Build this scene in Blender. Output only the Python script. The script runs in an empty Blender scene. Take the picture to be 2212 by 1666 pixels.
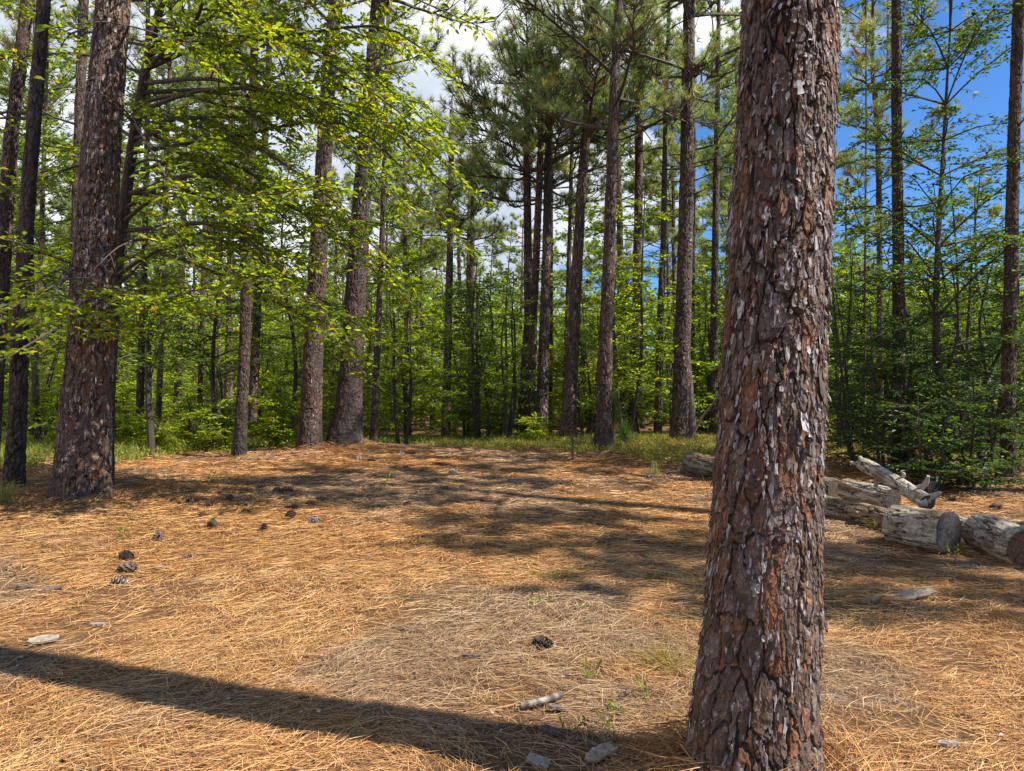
import bpy, math
import numpy as np
from mathutils import Vector
from math import radians, sin, cos, pi, atan, atan2, sqrt

# ------------------------------------------------------------------ camera, sky, sun, exposure
SC = bpy.context.scene
COL = SC.collection
F, CX, CY = 1597.0, 1106.0, 833.0            # photograph measured on a 2212 x 1666 sheet
CAMZ = 1.55
PITCH = atan((870.0 - CY) / F)
cam = bpy.data.cameras.new('camera')
cam.sensor_width = 36.0
cam.lens = 36.0 * F / 2212.0
cam.clip_start, cam.clip_end = 0.05, 3000
camo = bpy.data.objects.new('camera', cam)
COL.objects.link(camo)
camo.location = (0, 0, CAMZ)
camo.rotation_euler = (pi / 2 + PITCH, 0, 0)
SC.camera = camo

SUN_EL = radians(50)
SUN_H = np.array([0.955, -0.297])
SUN_H /= np.linalg.norm(SUN_H)
SUN = np.array([SUN_H[0] * cos(SUN_EL), SUN_H[1] * cos(SUN_EL), sin(SUN_EL)])
sl = bpy.data.lights.new('sun', 'SUN')
sl.energy = 5.0
sl.angle = radians(0.5)
sl.color = (1.0, 0.93, 0.82)
so = bpy.data.objects.new('sun', sl)
COL.objects.link(so)
so.location = (30, -10, 40)
so.rotation_euler = Vector(SUN).to_track_quat('Z', 'Y').to_euler()

W = bpy.data.worlds.new('World')
SC.world = W
W.use_nodes = True
nt = W.node_tree
nt.nodes.clear()


def N(t, typ, **kw):
    n = t.nodes.new(typ)
    for k, v in kw.items():
        setattr(n, k, v)
    return n


def mathn(t, op, a, b=None, c=None):
    n = N(t, 'ShaderNodeMath', operation=op)
    for i, x in enumerate((a, b, c)):
        if x is None:
            continue
        if isinstance(x, (int, float)):
            n.inputs[i].default_value = x
        else:
            t.links.new(x, n.inputs[i])
    return n.outputs[0]


def ramp(t, fac, stops, interp='LINEAR'):
    n = N(t, 'ShaderNodeValToRGB')
    cr = n.color_ramp
    cr.interpolation = interp
    while len(cr.elements) < len(stops):
        cr.elements.new(0.5)
    for e, (p, c) in zip(cr.elements, stops):
        e.position = p
        e.color = (*c, 1) if len(c) == 3 else c
    t.links.new(fac, n.inputs[0])
    return n.outputs[0]


def mixc(t, fac, a, b, mode='MIX'):
    n = N(t, 'ShaderNodeMix', data_type='RGBA', blend_type=mode)
    for s, x in ((n.inputs[0], fac), (n.inputs[6], a), (n.inputs[7], b)):
        if isinstance(x, (int, float)):
            s.default_value = x
        elif isinstance(x, tuple):
            s.default_value = (*x, 1)
        else:
            t.links.new(x, s)
    return n.outputs[2]


sky = N(nt, 'ShaderNodeTexSky', sky_type='NISHITA')
sky.sun_disc = False
sky.sun_elevation = SUN_EL
sky.sun_rotation = atan2(SUN[0], SUN[1])
sky.air_density = 1.0
sky.dust_density = 0.2
sky.ozone_density = 3.0
tc = N(nt, 'ShaderNodeTexCoord')
sep = N(nt, 'ShaderNodeSeparateXYZ')
nt.links.new(tc.outputs['Generated'], sep.inputs[0])
mp = N(nt, 'ShaderNodeMapping')
mp.inputs['Scale'].default_value = (1.0, 1.0, 1.9)
mp.inputs['Location'].default_value = (0.35, 0.1, 0.2)
nt.links.new(tc.outputs['Generated'], mp.inputs[0])
nz = N(nt, 'ShaderNodeTexNoise')
nz.inputs['Scale'].default_value = 4.2
nz.inputs['Detail'].default_value = 8
nz.inputs['Roughness'].default_value = 0.55
nt.links.new(mp.outputs[0], nz.inputs['Vector'])
nz2 = N(nt, 'ShaderNodeTexNoise')
nz2.inputs['Scale'].default_value = 2.6
nz2.inputs['Detail'].default_value = 6
nt.links.new(mp.outputs[0], nz2.inputs['Vector'])
bias = mathn(nt, 'MULTIPLY_ADD', sep.outputs[2], 0.35, mathn(nt, 'MULTIPLY_ADD', sep.outputs[0], -0.62, 0.05))          # more cloud on the -X side
cm = mathn(nt, 'ADD', nz.outputs[0], bias)
mask = mathn(nt, 'MULTIPLY', ramp(nt, cm, [(0.47, (0, 0, 0)), (0.60, (1, 1, 1))]), ramp(nt, sep.outputs[2], [(0.50, (1, 1, 1)), (0.72, (0.1, 0.1, 0.1))]))
ccol = ramp(nt, nz2.outputs[0], [(0.38, (6.4, 7.4, 9.0)), (0.56, (13.0, 13.2, 13.6))])
blue = mixc(nt, 1.0, sky.outputs[0], (0.78, 1.32, 1.95), 'MULTIPLY')
wc = mixc(nt, mask, blue, ccol)
bg = N(nt, 'ShaderNodeBackground')
bg.inputs[1].default_value = 0.05
nt.links.new(wc, bg.inputs[0])
wo = N(nt, 'ShaderNodeOutputWorld')
nt.links.new(bg.outputs[0], wo.inputs[0])

SC.view_settings.view_transform = 'Standard'
SC.view_settings.look = 'None'
SC.view_settings.exposure = 0.90
SC.view_settings.gamma = 1.0
SC.render.engine = 'CYCLES'
SC.cycles.max_bounces = 7
SC.cycles.diffuse_bounces = 3
SC.cycles.glossy_bounces = 2
SC.cycles.transmission_bounces = 4
SC.cycles.use_denoising = True

# ------------------------------------------------------------------ numeric helpers
UP = np.array([0.0, 0.0, 1.0])
FW = np.array([0, cos(PITCH), sin(PITCH)])
UV_ = np.array([0, -sin(PITCH), cos(PITCH)])
CAMP = np.array([0, 0, CAMZ])


def P(u, v, d):
    """the place seen at (u, v) when it stands d metres ahead"""
    dr = FW + (u - CX) / F * np.array([1.0, 0, 0]) + (CY - v) / F * UV_
    return CAMP + dr * (d / dr[1])


def nrm(a):
    return a / np.maximum(np.linalg.norm(a, axis=-1, keepdims=True), 1e-9)


def hsh(i, j, s):
    x = np.sin(i * 127.1 + j * 311.7 + s * 74.7) * 43758.5453
    return x - np.floor(x)


def vnoise(x, y, s=0):
    xi, yi = np.floor(x), np.floor(y)
    fx, fy = x - xi, y - yi
    fx, fy = fx * fx * (3 - 2 * fx), fy * fy * (3 - 2 * fy)
    a = hsh(xi, yi, s) * (1 - fx) + hsh(xi + 1, yi, s) * fx
    b = hsh(xi, yi + 1, s) * (1 - fx) + hsh(xi + 1, yi + 1, s) * fx
    return a * (1 - fy) + b * fy


def fbm(x, y, s=0, o=4):
    t, a, n = 0, 0.5, 0
    for k in range(o):
        t = t + a * vnoise(x * 2 ** k, y * 2 ** k, s + k * 3.1)
        n += a
        a *= 0.5
    return t / n


def voro(x, y, s, jit=0.92):
    xi, yi = np.floor(x), np.floor(y)
    f1 = np.full(x.shape, 9.0)
    f2 = np.full(x.shape, 9.0)
    r = np.zeros(x.shape)
    r2 = np.zeros(x.shape)
    dx = np.zeros(x.shape)
    dy = np.zeros(x.shape)
    for a in (-1, 0, 1):
        for b in (-1, 0, 1):
            ci, cj = xi + a, yi + b
            px = ci + 0.5 + jit * (hsh(ci, cj, s) - 0.5)
            py = cj + 0.5 + jit * (hsh(ci, cj, s + 11.3) - 0.5)
            ex, ey = x - px, y - py
            d = ex * ex + ey * ey
            m = d < f1
            f2 = np.where(m, f1, np.minimum(f2, d))
            f1 = np.where(m, d, f1)
            r = np.where(m, hsh(ci, cj, s + 5.7), r)
            r2 = np.where(m, hsh(ci, cj, s + 23.9), r2)
            dx = np.where(m, ex, dx)
            dy = np.where(m, ey, dy)
    return np.sqrt(f2) - np.sqrt(f1), r, r2, dx, dy


def sstep(a, b, x):
    t = np.clip((x - a) / (b - a), 0, 1)
    return t * t * (3 - 2 * t)


def catmull(pts, n):
    """smooth path through pts, n samples"""
    p = np.asarray(pts, float)
    if len(p) == 2:
        t = np.linspace(0, 1, n)[:, None]
        return p[0] * (1 - t) + p[1] * t
    q = np.vstack([2 * p[0] - p[1], p, 2 * p[-1] - p[-2]])
    t = np.linspace(0, len(p) - 1 - 1e-6, n)
    i = t.astype(int)
    f = (t - i)[:, None]
    a, b, c, d = q[i], q[i + 1], q[i + 2], q[i + 3]
    return 0.5 * (2 * b + (c - a) * f + (2 * a - 5 * b + 4 * c - d) * f ** 2 + (3 * b - a - 3 * c + d) * f ** 3)


class MB:
    """collects vertices, faces and their own colours; build() links ONE mesh object"""

    def __init__(self):
        self.v, self.c, self.f, self.m, self.n = [], [], [], [], 0

    def add(self, v, f, c, m=0):
        v = np.asarray(v, float).reshape(-1, 3)
        f = np.asarray(f, np.int64)
        c = np.asarray(c, float)
        if c.ndim == 1:
            c = np.broadcast_to(c, (len(v), 3))
        self.v.append(v)
        self.c.append(c)
        self.f.append(f + self.n)
        self.m.append(m)
        self.n += len(v)

    def build(self, name, mats, parent=None, smooth=False, loc=None):
        me = bpy.data.meshes.new(name)
        v = np.concatenate(self.v) if self.v else np.zeros((0, 3))
        c = np.concatenate(self.c)
        me.vertices.add(len(v))
        me.vertices.foreach_set('co', v.astype(np.float32).ravel())
        li = np.concatenate([f.ravel() for f in self.f])
        lt = np.concatenate([np.full(len(f), f.shape[1]) for f in self.f])
        mi = np.concatenate([np.full(len(f), k) for f, k in zip(self.f, self.m)])
        ls = np.concatenate([[0], np.cumsum(lt)[:-1]])
        me.loops.add(len(li))
        me.loops.foreach_set('vertex_index', li.astype(np.int32))
        me.polygons.add(len(lt))
        me.polygons.foreach_set('loop_start', ls.astype(np.int32))
        try:
            me.polygons.foreach_set('loop_total', lt.astype(np.int32))
        except Exception:
            pass
        me.polygons.foreach_set('use_smooth', np.full(len(lt), smooth))
        at = me.color_attributes.new('Col', 'FLOAT_COLOR', 'POINT')
        at.data.foreach_set('color', np.hstack([np.clip(c, 0, 1), np.ones((len(c), 1))]).astype(np.float32).ravel())
        for m in (mats if isinstance(mats, (list, tuple)) else [mats]):
            me.materials.append(m)
        me.polygons.foreach_set('material_index', mi.astype(np.int32))
        me.update(calc_edges=True)
        ob = bpy.data.objects.new(name, me)
        COL.objects.link(ob)
        if parent:
            ob.parent = parent
        if loc is not None:
            ob.location = loc
        return ob


def tag(o, label=None, cat=None, group=None, kind=None):
    for k, x in (('label', label), ('category', cat), ('group', group), ('kind', kind)):
        if x:
            o[k] = x
    return o


def thing(name, label, cat, loc=(0, 0, 0), group=None):
    o = bpy.data.objects.new(name, None)
    o.empty_display_size = 0.2
    COL.objects.link(o)
    o.location = loc
    return tag(o, label, cat, group)


def dup(root, loc, rz=0.0, sc=1.0, label=None, group=None, rx=0.0, ry=0.0):
    r = root.copy()
    COL.objects.link(r)
    r.location = loc
    r.rotation_euler = (rx, ry, rz)
    r.scale = (sc, sc, sc)
    tag(r, label, None, group)
    for ch in root.children:
        k = ch.copy()
        COL.objects.link(k)
        k.parent = r
    return r


def tube(mb, pts, rad, n, col, m=0, cap=False):
    p = np.asarray(pts, float)
    k = len(p)
    rad = np.broadcast_to(np.asarray(rad, float), (k,))
    t = nrm(np.gradient(p, axis=0))
    ref = np.where(np.abs(t[:, 2:3]) > 0.9, np.array([[0, 1.0, 0]]), UP[None])
    a = nrm(np.cross(ref, t))
    b = np.cross(t, a)
    th = np.linspace(0, 2 * pi, n, endpoint=False)
    v = p[:, None] + rad[:, None, None] * (np.cos(th)[None, :, None] * a[:, None] + np.sin(th)[None, :, None] * b[:, None])
    i = np.arange(k - 1)[:, None] * n
    j = np.arange(n)[None]
    j2 = (j + 1) % n
    f = np.stack([i + j, i + j2, i + n + j2, i + n + j], -1).reshape(-1, 4)
    c = np.asarray(col, float)
    if c.ndim == 2:
        c = np.repeat(c, n, axis=0)
    mb.add(v.reshape(-1, 3), f, c, m)
    if cap:
        for e in (0, k - 1):
            mb.add(np.vstack([v[e], p[e][None]]), np.stack([np.arange(n), (np.arange(n) + 1) % n, np.full(n, n)], -1), c if c.ndim == 1 else c[0], m)


def tubes_thin(mb, A, B_, C_, r, col, m=0):
    """many three-point, three-sided twigs at once"""
    A, B_, C_ = (np.asarray(x, float) for x in (A, B_, C_))
    k = len(A)
    if not k:
        return
    t = nrm(C_ - A)
    ref = np.where(np.abs(t[:, 2:3]) > 0.9, np.array([[0, 1.0, 0]]), UP[None])
    a = nrm(np.cross(ref, t))
    b = np.cross(t, a)
    r = np.broadcast_to(np.asarray(r, float), (k,))
    vs = []
    for q, s in ((A, 1.0), (B_, 0.75), (C_, 0.4)):
        for th in (0.3, 2.4, 4.5):
            vs.append(q + (r * s)[:, None] * (cos(th) * a + sin(th) * b))
    v = np.stack(vs, 1)
    fl = []
    for s in (0, 3):
        for j in range(3):
            j2 = (j + 1) % 3
            fl.append([s + j, s + j2, s + 3 + j2, s + 3 + j])
    f = (np.arange(k)[:, None, None] * 9 + np.array(fl)[None]).reshape(-1, 4)
    mb.add(v.reshape(-1, 3), f, col, m)


def leaves6(mb, pos, d, n, L, Wd, col, m=0, fold=0.22):
    d = nrm(d)
    s = nrm(np.cross(n, d))
    n = np.cross(d, s)
    L = np.broadcast_to(L, (len(pos),))[:, None]
    Wd = np.broadcast_to(Wd, (len(pos),))[:, None]
    up = n * Wd * fold
    v = np.stack([pos, pos + d * L * .32 + s * Wd * .46 + up, pos + d * L * .68 + s * Wd * .40 + up, pos + d * L - n * L * .10,
                  pos + d * L * .68 - s * Wd * .40 + up, pos + d * L * .32 - s * Wd * .46 + up], 1)
    f = (np.arange(len(pos))[:, None, None] * 6 + np.array([[0, 3, 2, 1], [0, 5, 4, 3]])[None]).reshape(-1, 4)
    mb.add(v.reshape(-1, 3), f, np.repeat(col, 6, axis=0), m)


def leaves4(mb, pos, d, n, L, Wd, col, m=0):
    d = nrm(d)
    s = nrm(np.cross(n, d))
    L = np.broadcast_to(L, (len(pos),))[:, None]
    Wd = np.broadcast_to(Wd, (len(pos),))[:, None]
    v = np.stack([pos, pos + d * L * .45 + s * Wd * .5, pos + d * L, pos + d * L * .45 - s * Wd * .5], 1)
    f = (np.arange(len(pos))[:, None] * 4 + np.arange(4)[None])
    mb.add(v.reshape(-1, 3), f, np.repeat(col, 4, axis=0), m)


def needles(mb, pos, d, L, w, col, r, m=0):
    """thin triangles"""
    s = nrm(np.cross(d, nrm(r.normal(size=d.shape))))
    w = np.broadcast_to(w, (len(pos),))[:, None]
    L = np.broadcast_to(L, (len(pos),))[:, None]
    v = np.stack([pos - s * w * .5, pos + s * w * .5, pos + d * L], 1)
    f = np.arange(len(pos) * 3).reshape(-1, 3)
    mb.add(v.reshape(-1, 3), f, np.repeat(col, 3, axis=0), m)


def pick(r, pal, n, var=0.25):
    pal = np.array(pal)
    c = pal[r.integers(0, len(pal), n)]
    return c * (1 + var * r.normal(size=(n, 1))).clip(0.45, 1.7)


# ------------------------------------------------------------------ materials
def base_mat(name):
    m = bpy.data.materials.new(name)
    m.use_nodes = True
    t = m.node_tree
    return m, t, t.nodes['Principled BSDF']


def attr(t):
    n = N(t, 'ShaderNodeAttribute')
    n.attribute_name = 'Col'
    return n.outputs['Color']


def noise(t, scale, detail=5, rough=0.6, vec=None):
    n = N(t, 'ShaderNodeTexNoise')
    n.inputs['Scale'].default_value = scale
    n.inputs['Detail'].default_value = detail
    n.inputs['Roughness'].default_value = rough
    if vec is None:
        vec = N(t, 'ShaderNodeTexCoord').outputs['Object']
    t.links.new(vec, n.inputs['Vector'])
    return n.outputs[0]


def bump(t, b, h, strength, dist):
    n = N(t, 'ShaderNodeBump')
    n.inputs['Strength'].default_value = strength
    n.inputs['Distance'].default_value = dist
    t.links.new(h, n.inputs['Height'])
    t.links.new(n.outputs[0], b.inputs['Normal'])


def mat_foliage(name, trans=0.5, rough=0.5, spec=0.4, tint=(2.0, 1.75, 0.5)):
    m, t, b = base_mat(name)
    c = attr(t)
    t.links.new(c, b.inputs['Base Color'])
    b.inputs['Roughness'].default_value = rough
    b.inputs['Specular IOR Level'].default_value = spec
    tr = N(t, 'ShaderNodeBsdfTranslucent')
    t.links.new(mixc(t, 1.0, c, tint, 'MULTIPLY'), tr.inputs[0])
    mx = N(t, 'ShaderNodeMixShader')
    mx.inputs[0].default_value = trans
    t.links.new(b.outputs[0], mx.inputs[1])
    t.links.new(tr.outputs[0], mx.inputs[2])
    t.links.new(mx.outputs[0], t.nodes['Material Output'].inputs[0])
    return m


def mat_solid(name, rough=0.85, spec=0.3, nscale=60, namt=0.5, bscale=90, bstr=0.4, bdist=0.004):
    m, t, b = base_mat(name)
    c = attr(t)
    nn = noise(t, nscale)
    k = ramp(t, nn, [(0.3, (1 - namt,) * 3), (0.7, (1 + namt * .6,) * 3)])
    t.links.new(mixc(t, 1.0, c, k, 'MULTIPLY'), b.inputs['Base Color'])
    b.inputs['Roughness'].default_value = rough
    b.inputs['Specular IOR Level'].default_value = spec
    bump(t, b, noise(t, bscale, 6), bstr, bdist)
    return m


M_LEAF = mat_foliage('broad_leaf', 0.6, 0.42, 0.45, (2.5, 2.1, .5))
M_LEAFD = mat_foliage('glossy_leaf', 0.42, 0.45, 0.45, (1.9, 1.8, 0.5))
M_NEEDLE = mat_foliage('pine_needle', 0.4, 0.45, 0.5, (1.6, 1.5, 0.7))
M_GRASS = mat_foliage('grass_blade', 0.35, 0.5, 0.3)
M_BARK = mat_solid('pine_bark', 0.72, 0.4, 70, 0.45, 160, 0.5, 0.003)
M_WOOD = mat_solid('weathered_wood', 0.85, 0.2, 40, 0.4, 120, 0.5, 0.003)
M_DRY = mat_solid('dry_litter', 0.7, 0.3, 50, 0.3, 80, 0.0, 0.001)
M_CONE = mat_solid('cone_scale', 0.8, 0.2, 80, 0.4, 120, 0.2, 0.001)

# ------------------------------------------------------------------ ground height
GC = [  # (u, v, depth) of places where something visibly stands on the ground
    (30, 1052, 9.4), (175, 1080, 8.8), (515, 990, 14.2), (670, 970, 15.0), (750, 958, 15.4), (805, 962, 17.0), (300, 950, 19),
    (965, 966, 24), (1128, 954, 22), (1170, 958, 20.5), (1228, 954, 19), (1303, 968, 16.2), (1422, 948, 21), (1470, 952, 18.4),
    (1540, 948, 22), (1945, 1010, 14), (2045, 1014, 13.4), (2172, 1034, 12.2), (1060, 986, 15), (900, 985, 14.4),
    (2045, 1193, 7.17), (1774, 1111, 9.4), (1500, 1023, 13.4), (2206, 1222, 6.65), (1620, 1595, 3.42), (1100, 1040, 11.4),
    (600, 1040, 11.2), (20, 960, 16)]
gp, gv = [], []
for u, v, d in GC:
    q = P(u, v, d)
    gp.append(q[:2])
    gv.append(q[2])
for x, y, z in ((0, 0, 0), (-3, 0, 0), (3, 0, 0), (0, -6, 0), (-8, 0, 0), (8, 0, 0), (0, 4, 0.0), (-2.5, 4, 0.0), (2.8, 4, 0.0), (-3, 6, 0.10),
                (0, 6.5, 0.06), (2.2, 6.5, 0.05), (-12, 6, 0.3), (14, 6, 0.1), (-20, 20, 0.4), (20, 20, 0.4), (0, 32, 0.3), (-15, 34, 0.4), (15, 34, 0.4)):
    gp.append((x, y))
    gv.append(z)
gp, gv = np.array(gp), np.array(gv)
_d = np.linalg.norm(gp[:, None] - gp[None], axis=-1)
_K = np.sqrt(_d ** 2 + 2.0) + np.eye(len(gp)) * -0.08
_A = np.block([[_K, np.ones((len(gp), 1))], [np.ones((1, len(gp))), np.zeros((1, 1))]])
_w = np.linalg.solve(_A, np.concatenate([gv, [0]]))


def gz(x, y, fine=True):
    x, y = np.atleast_1d(np.asarray(x, float)), np.atleast_1d(np.asarray(y, float))
    sh = x.shape
    xf, yf = x.ravel(), y.ravel()
    z = np.zeros(len(xf))
    for a in range(0, len(xf), 100000):
        q = np.stack([xf[a:a + 100000], yf[a:a + 100000]], -1)
        k = np.sqrt(((q[:, None] - gp[None]) ** 2).sum(-1) + 2.0)
        z[a:a + 100000] = k @ _w[:-1] + _w[-1]
    r = np.hypot(xf, yf - 10)
    f = sstep(22, 45, r)
    z = np.clip(z, -0.4, 1.2) * (1 - f) + 0.35 * f
    if fine:
        z = z + 0.05 * (fbm(xf * .9, yf * .9, 3, 3) - .5) + 0.035 * (fbm(xf * 3.1, yf * 3.1, 8, 3) - .5)
    return z.reshape(sh)


def G(u, v):
    """where the line of sight through (u, v) meets the ground"""
    lo, hi = 1.5, 60.0
    ds = np.linspace(lo, hi, 3000)
    pts = np.array([P(u, v, d) for d in (1.0, 2.0)])
    st = pts[1] - pts[0]
    q = pts[0] + st * (ds - 1.0)[:, None]
    g = gz(q[:, 0], q[:, 1])
    i = np.argmax(q[:, 2] < g)
    return np.array([q[i, 0], q[i, 1], g[i]]), ds[i]


def at_ground(u, d):
    x = (u - CX) / F * d
    return np.array([x, d, gz(x, d)[0]])


# ground sheet
ax = np.concatenate([-np.geomspace(900, 14, 40), np.linspace(-13.8, 13.8, 300), np.geomspace(14, 900, 40)])
ay = np.concatenate([-np.geomspace(900, 5, 24), np.linspace(-4.8, 1.8, 16), np.linspace(2, 26, 330), np.geomspace(26.2, 1500, 60)])
gx, gy = np.meshgrid(ax, ay)
gzz = gz(gx, gy)
mb = MB()
nx, ny = len(ax), len(ay)
i, j = np.meshgrid(np.arange(nx - 1), np.arange(ny - 1))
q = (j * nx + i).ravel()
mb.add(np.stack([gx, gy, gzz], -1).reshape(-1, 3), np.stack([q, q + 1, q + nx + 1, q + nx], -1), (0.3, 0.2, 0.1))
mg, t, b = base_mat('forest_floor')
tcg = N(t, 'ShaderNodeTexCoord')
n1 = noise(t, 0.8, 6, 0.6, tcg.outputs['Object'])
n2 = noise(t, 26, 8, 0.75, tcg.outputs['Object'])
mpg = N(t, 'ShaderNodeMapping')
mpg.inputs['Scale'].default_value = (14, 70, 20)
mpg.inputs['Rotation'].default_value = (0, 0, 0.35)
t.links.new(tcg.outputs['Object'], mpg.inputs[0])
n3 = noise(t, 1.5, 7, 0.7, mpg.outputs[0])
c1 = ramp(t, n3, [(0.30, (0.030, 0.016, 0.008)), (0.50, (0.13, 0.066, 0.030)), (0.72, (0.36, 0.21, 0.10))])
c2 = ramp(t, n2, [(0.35, (0.05, 0.028, 0.016)), (0.7, (0.30, 0.18, 0.09))])
c3 = mixc(t, 0.4, c1, c2)
sand = ramp(t, n1, [(0.60, (0, 0, 0)), (0.70, (1, 1, 1))])
c4 = mixc(t, mathn(t, 'MULTIPLY', sand, 0.75), c3, mixc(t, n2, (0.30, 0.24, 0.19), (0.46, 0.39, 0.32)))
t.links.new(c4, b.inputs['Base Color'])
b.inputs['Roughness'].default_value = 0.95
b.inputs['Specular IOR Level'].default_value = 0.1
bump(t, b, n3, 0.8, 0.02)
tag(mb.build('ground', mg, smooth=True), kind='structure')

# ------------------------------------------------------------------ bark
def bark(s, z, seed, k=1.0, warp=1.0):
    """height (m) and colour of pine bark at arc length s, height z; k scales the plates"""
    wx = (fbm(s * 9 / k, z * 5 / k, seed + 1, 4) - .5) * .07 * k * warp
    wz = (fbm(s * 7 / k, z * 4 / k, seed + 2, 4) - .5) * .14 * k * warp
    wx += (fbm(s * 55 / k, z * 30 / k, seed + 3, 2) - .5) * .014 * k
    wz += (fbm(s * 50 / k, z * 26 / k, seed + 4, 2) - .5) * .02 * k
    wx += (fbm(s * 140 / k, z * 70 / k, seed + 5, 2) - .5) * .006 * k
    wz += (fbm(s * 120 / k, z * 70 / k, seed + 6, 2) - .5) * .010 * k
    e1, r1, q1, dx1, dy1 = voro((s + wx * 1.3) / (.075 * k), (z + wz * 1.3) / (.24 * k), seed)
    e2, r2, q2, dx2, dy2 = voro((s + wx * 1.1) / (.026 * k), (z + wz * 1.1) / (.072 * k), seed + 40)
    e3, r3, q3, dx3, dy3 = voro((s + wx) / (.0095 * k), (z + wz) / (.030 * k), seed + 80)
    pat = fbm(s * 6 / k, z * 2.5 / k, seed + 9, 3)
    fis = (1 - sstep(0.01, 0.11, e1)) * sstep(0.36, 0.52, pat + .05)
    rv = np.abs(fbm((s + wx * .6) * 17 / k, (z + wz * .5) * 3.6 / k, seed + 31, 4) - .5)
    fis = np.maximum(fis * .8, (1 - sstep(.004, .030, rv)) * sstep(.40, .56, fbm(s * 5 / k, z * 2 / k, seed + 33, 3)))
    thin = (1 - sstep(0, .05, e2)) * sstep(.35, .6, fbm(s * 14 / k, z * 6 / k, seed + 14, 2))
    h = -0.014 * k * fis + .006 * k * (r2 - .5) - .006 * k * dy2 * (r2 > .4) + .003 * k * (r3 - .5) - .003 * k * dy3 * (r3 > .3)
    h += .009 * k * (r1 - .5) - .002 * k * thin
    h += .002 * k * (fbm(s * 90 / k, z * 28 / k, seed + 21, 3) - .5)
    c0 = .72 + .56 * fbm(s * 2.2, z * 1.1, seed + 61, 3)
    pal = np.array([1.06, .92, .82]) * np.array([[.125, .092, .075], [.095, .066, .052], [.145, .112, .095], [.110, .074, .054], [.080, .056, .045], [.135, .098, .078], [.165, .135, .122], [.118, .076, .052]])
    c = pal[(r2 * 7.999).astype(int)]
    ored = ((r1 > .76) & (r2 < .50)) | (r2 > .95)
    c = np.where(ored[..., None], np.array([.185, .080, .038]) * (.65 + .6 * r3[..., None]), c)
    c = c * (.75 + .45 * q2[..., None]) * (.85 + .3 * r3[..., None])
    c = c * (.75 + .5 * fbm(s * 60 / k, z * 18 / k, seed + 25, 3))[..., None]
    pale = (q3 > .87) & (r2 > .45)
    c = np.where(pale[..., None], np.array([.30, .265, .25]) * (.7 + .5 * r3[..., None]), c)
    dark = np.clip(fis + thin * .6, 0, 1)[..., None]
    c = c * (1 - dark) + np.array([.024, .016, .012]) * dark
    return h, c * .88 * c0[..., None]


def trunk(mb, path, radii, zr, n, seed, k=1.0, warp=1.0, flare=0.0, lobes=0.0, amp=1.0, burn=0.0, tone=1.0):
    """path: function z -> centre; radii: function z -> radius; zr: heights of the rows"""
    th = np.linspace(0, 2 * pi, n, endpoint=False) + pi / 2
    T, Z = np.meshgrid(th, zr)
    R0 = radii(zr)[:, None]
    ctr = path(zr)
    Rm = float(np.mean(radii(zr[zr < zr[0] + 4])))
    h, c = bark((T - pi / 2) * Rm, Z, seed, k, warp)
    fl = flare * np.exp(-np.maximum(Z - zr[0], 0) / .35)
    R = R0 * (1 + lobes * np.sin(3 * T + seed) * np.exp(-Z / .8) + lobes * .5 * np.sin(5 * T + 2 * seed) * np.exp(-Z / .5)) + fl * R0 * (1 + .35 * np.sin(4 * T + seed * 1.7))
    R = R + h * amp * np.clip(R0 / .12, .35, 1)
    v = np.stack([ctr[:, None, 0] + R * np.cos(T), ctr[:, None, 1] + R * np.sin(T), np.broadcast_to(ctr[:, 2:3], T.shape)], -1)
    c = c * tone
    if burn:
        bk = (burn * np.exp(-np.maximum(Z, 0) / .7))[..., None]
        c = c * (1 - bk) + np.array([.02, .017, .015]) * bk
    m = len(zr)
    i = np.arange(m - 1)[:, None] * n
    jj = np.arange(n)[None]
    j2 = (jj + 1) % n
    f = np.stack([i + jj, i + j2, i + n + j2, i + n + jj], -1).reshape(-1, 4)
    mb.add(v.reshape(-1, 3), f, c.reshape(-1, 3))
    return v


def traced(pts, d, base):
    """pts (u, v, width px) from the foot up -> path(z), radius(z), local to base"""
    q = np.array([P(u, v, d) - base for u, v, w in pts])
    rr = np.array([w * d / F / 2 / sqrt(1 + ((u - CX) / F) ** 2) for u, v, w in pts])
    zz = q[:, 2]
    return q, rr, zz


def path_of(q, rr, H):
    zz = q[:, 2].copy()
    zz[0] = min(zz[0], 0.0)
    sl = (q[-1, :2] - q[0, :2]) / max(q[-1, 2] - q[0, 2], .5)

    def path(z):
        z = np.asarray(z, float)
        x = np.interp(z, zz, q[:, 0])
        y = np.interp(z, zz, q[:, 1])
        o = np.maximum(z - zz[-1], 0)
        return np.stack([x + o * sl[0] * .6, y + o * sl[1], z], -1)

    def rad(z):
        z = np.asarray(z, float)
        r = np.interp(z, zz, rr)
        o = np.clip((z - zz[-1]) / max(H - zz[-1], .1), 0, 1)
        return np.where(z > zz[-1], rr[-1] * (1 - o) ** .8 + .02 * o, r)
    return path, rad


LIMBC = np.array([.085, .062, .050])
PINEPAL = [(.24, .32, .10), (.18, .27, .10), (.30, .37, .12), (.22, .31, .16), (.36, .39, .14)]
DEADPAL = [(.30, .15, .04), (.22, .10, .035)]


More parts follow.
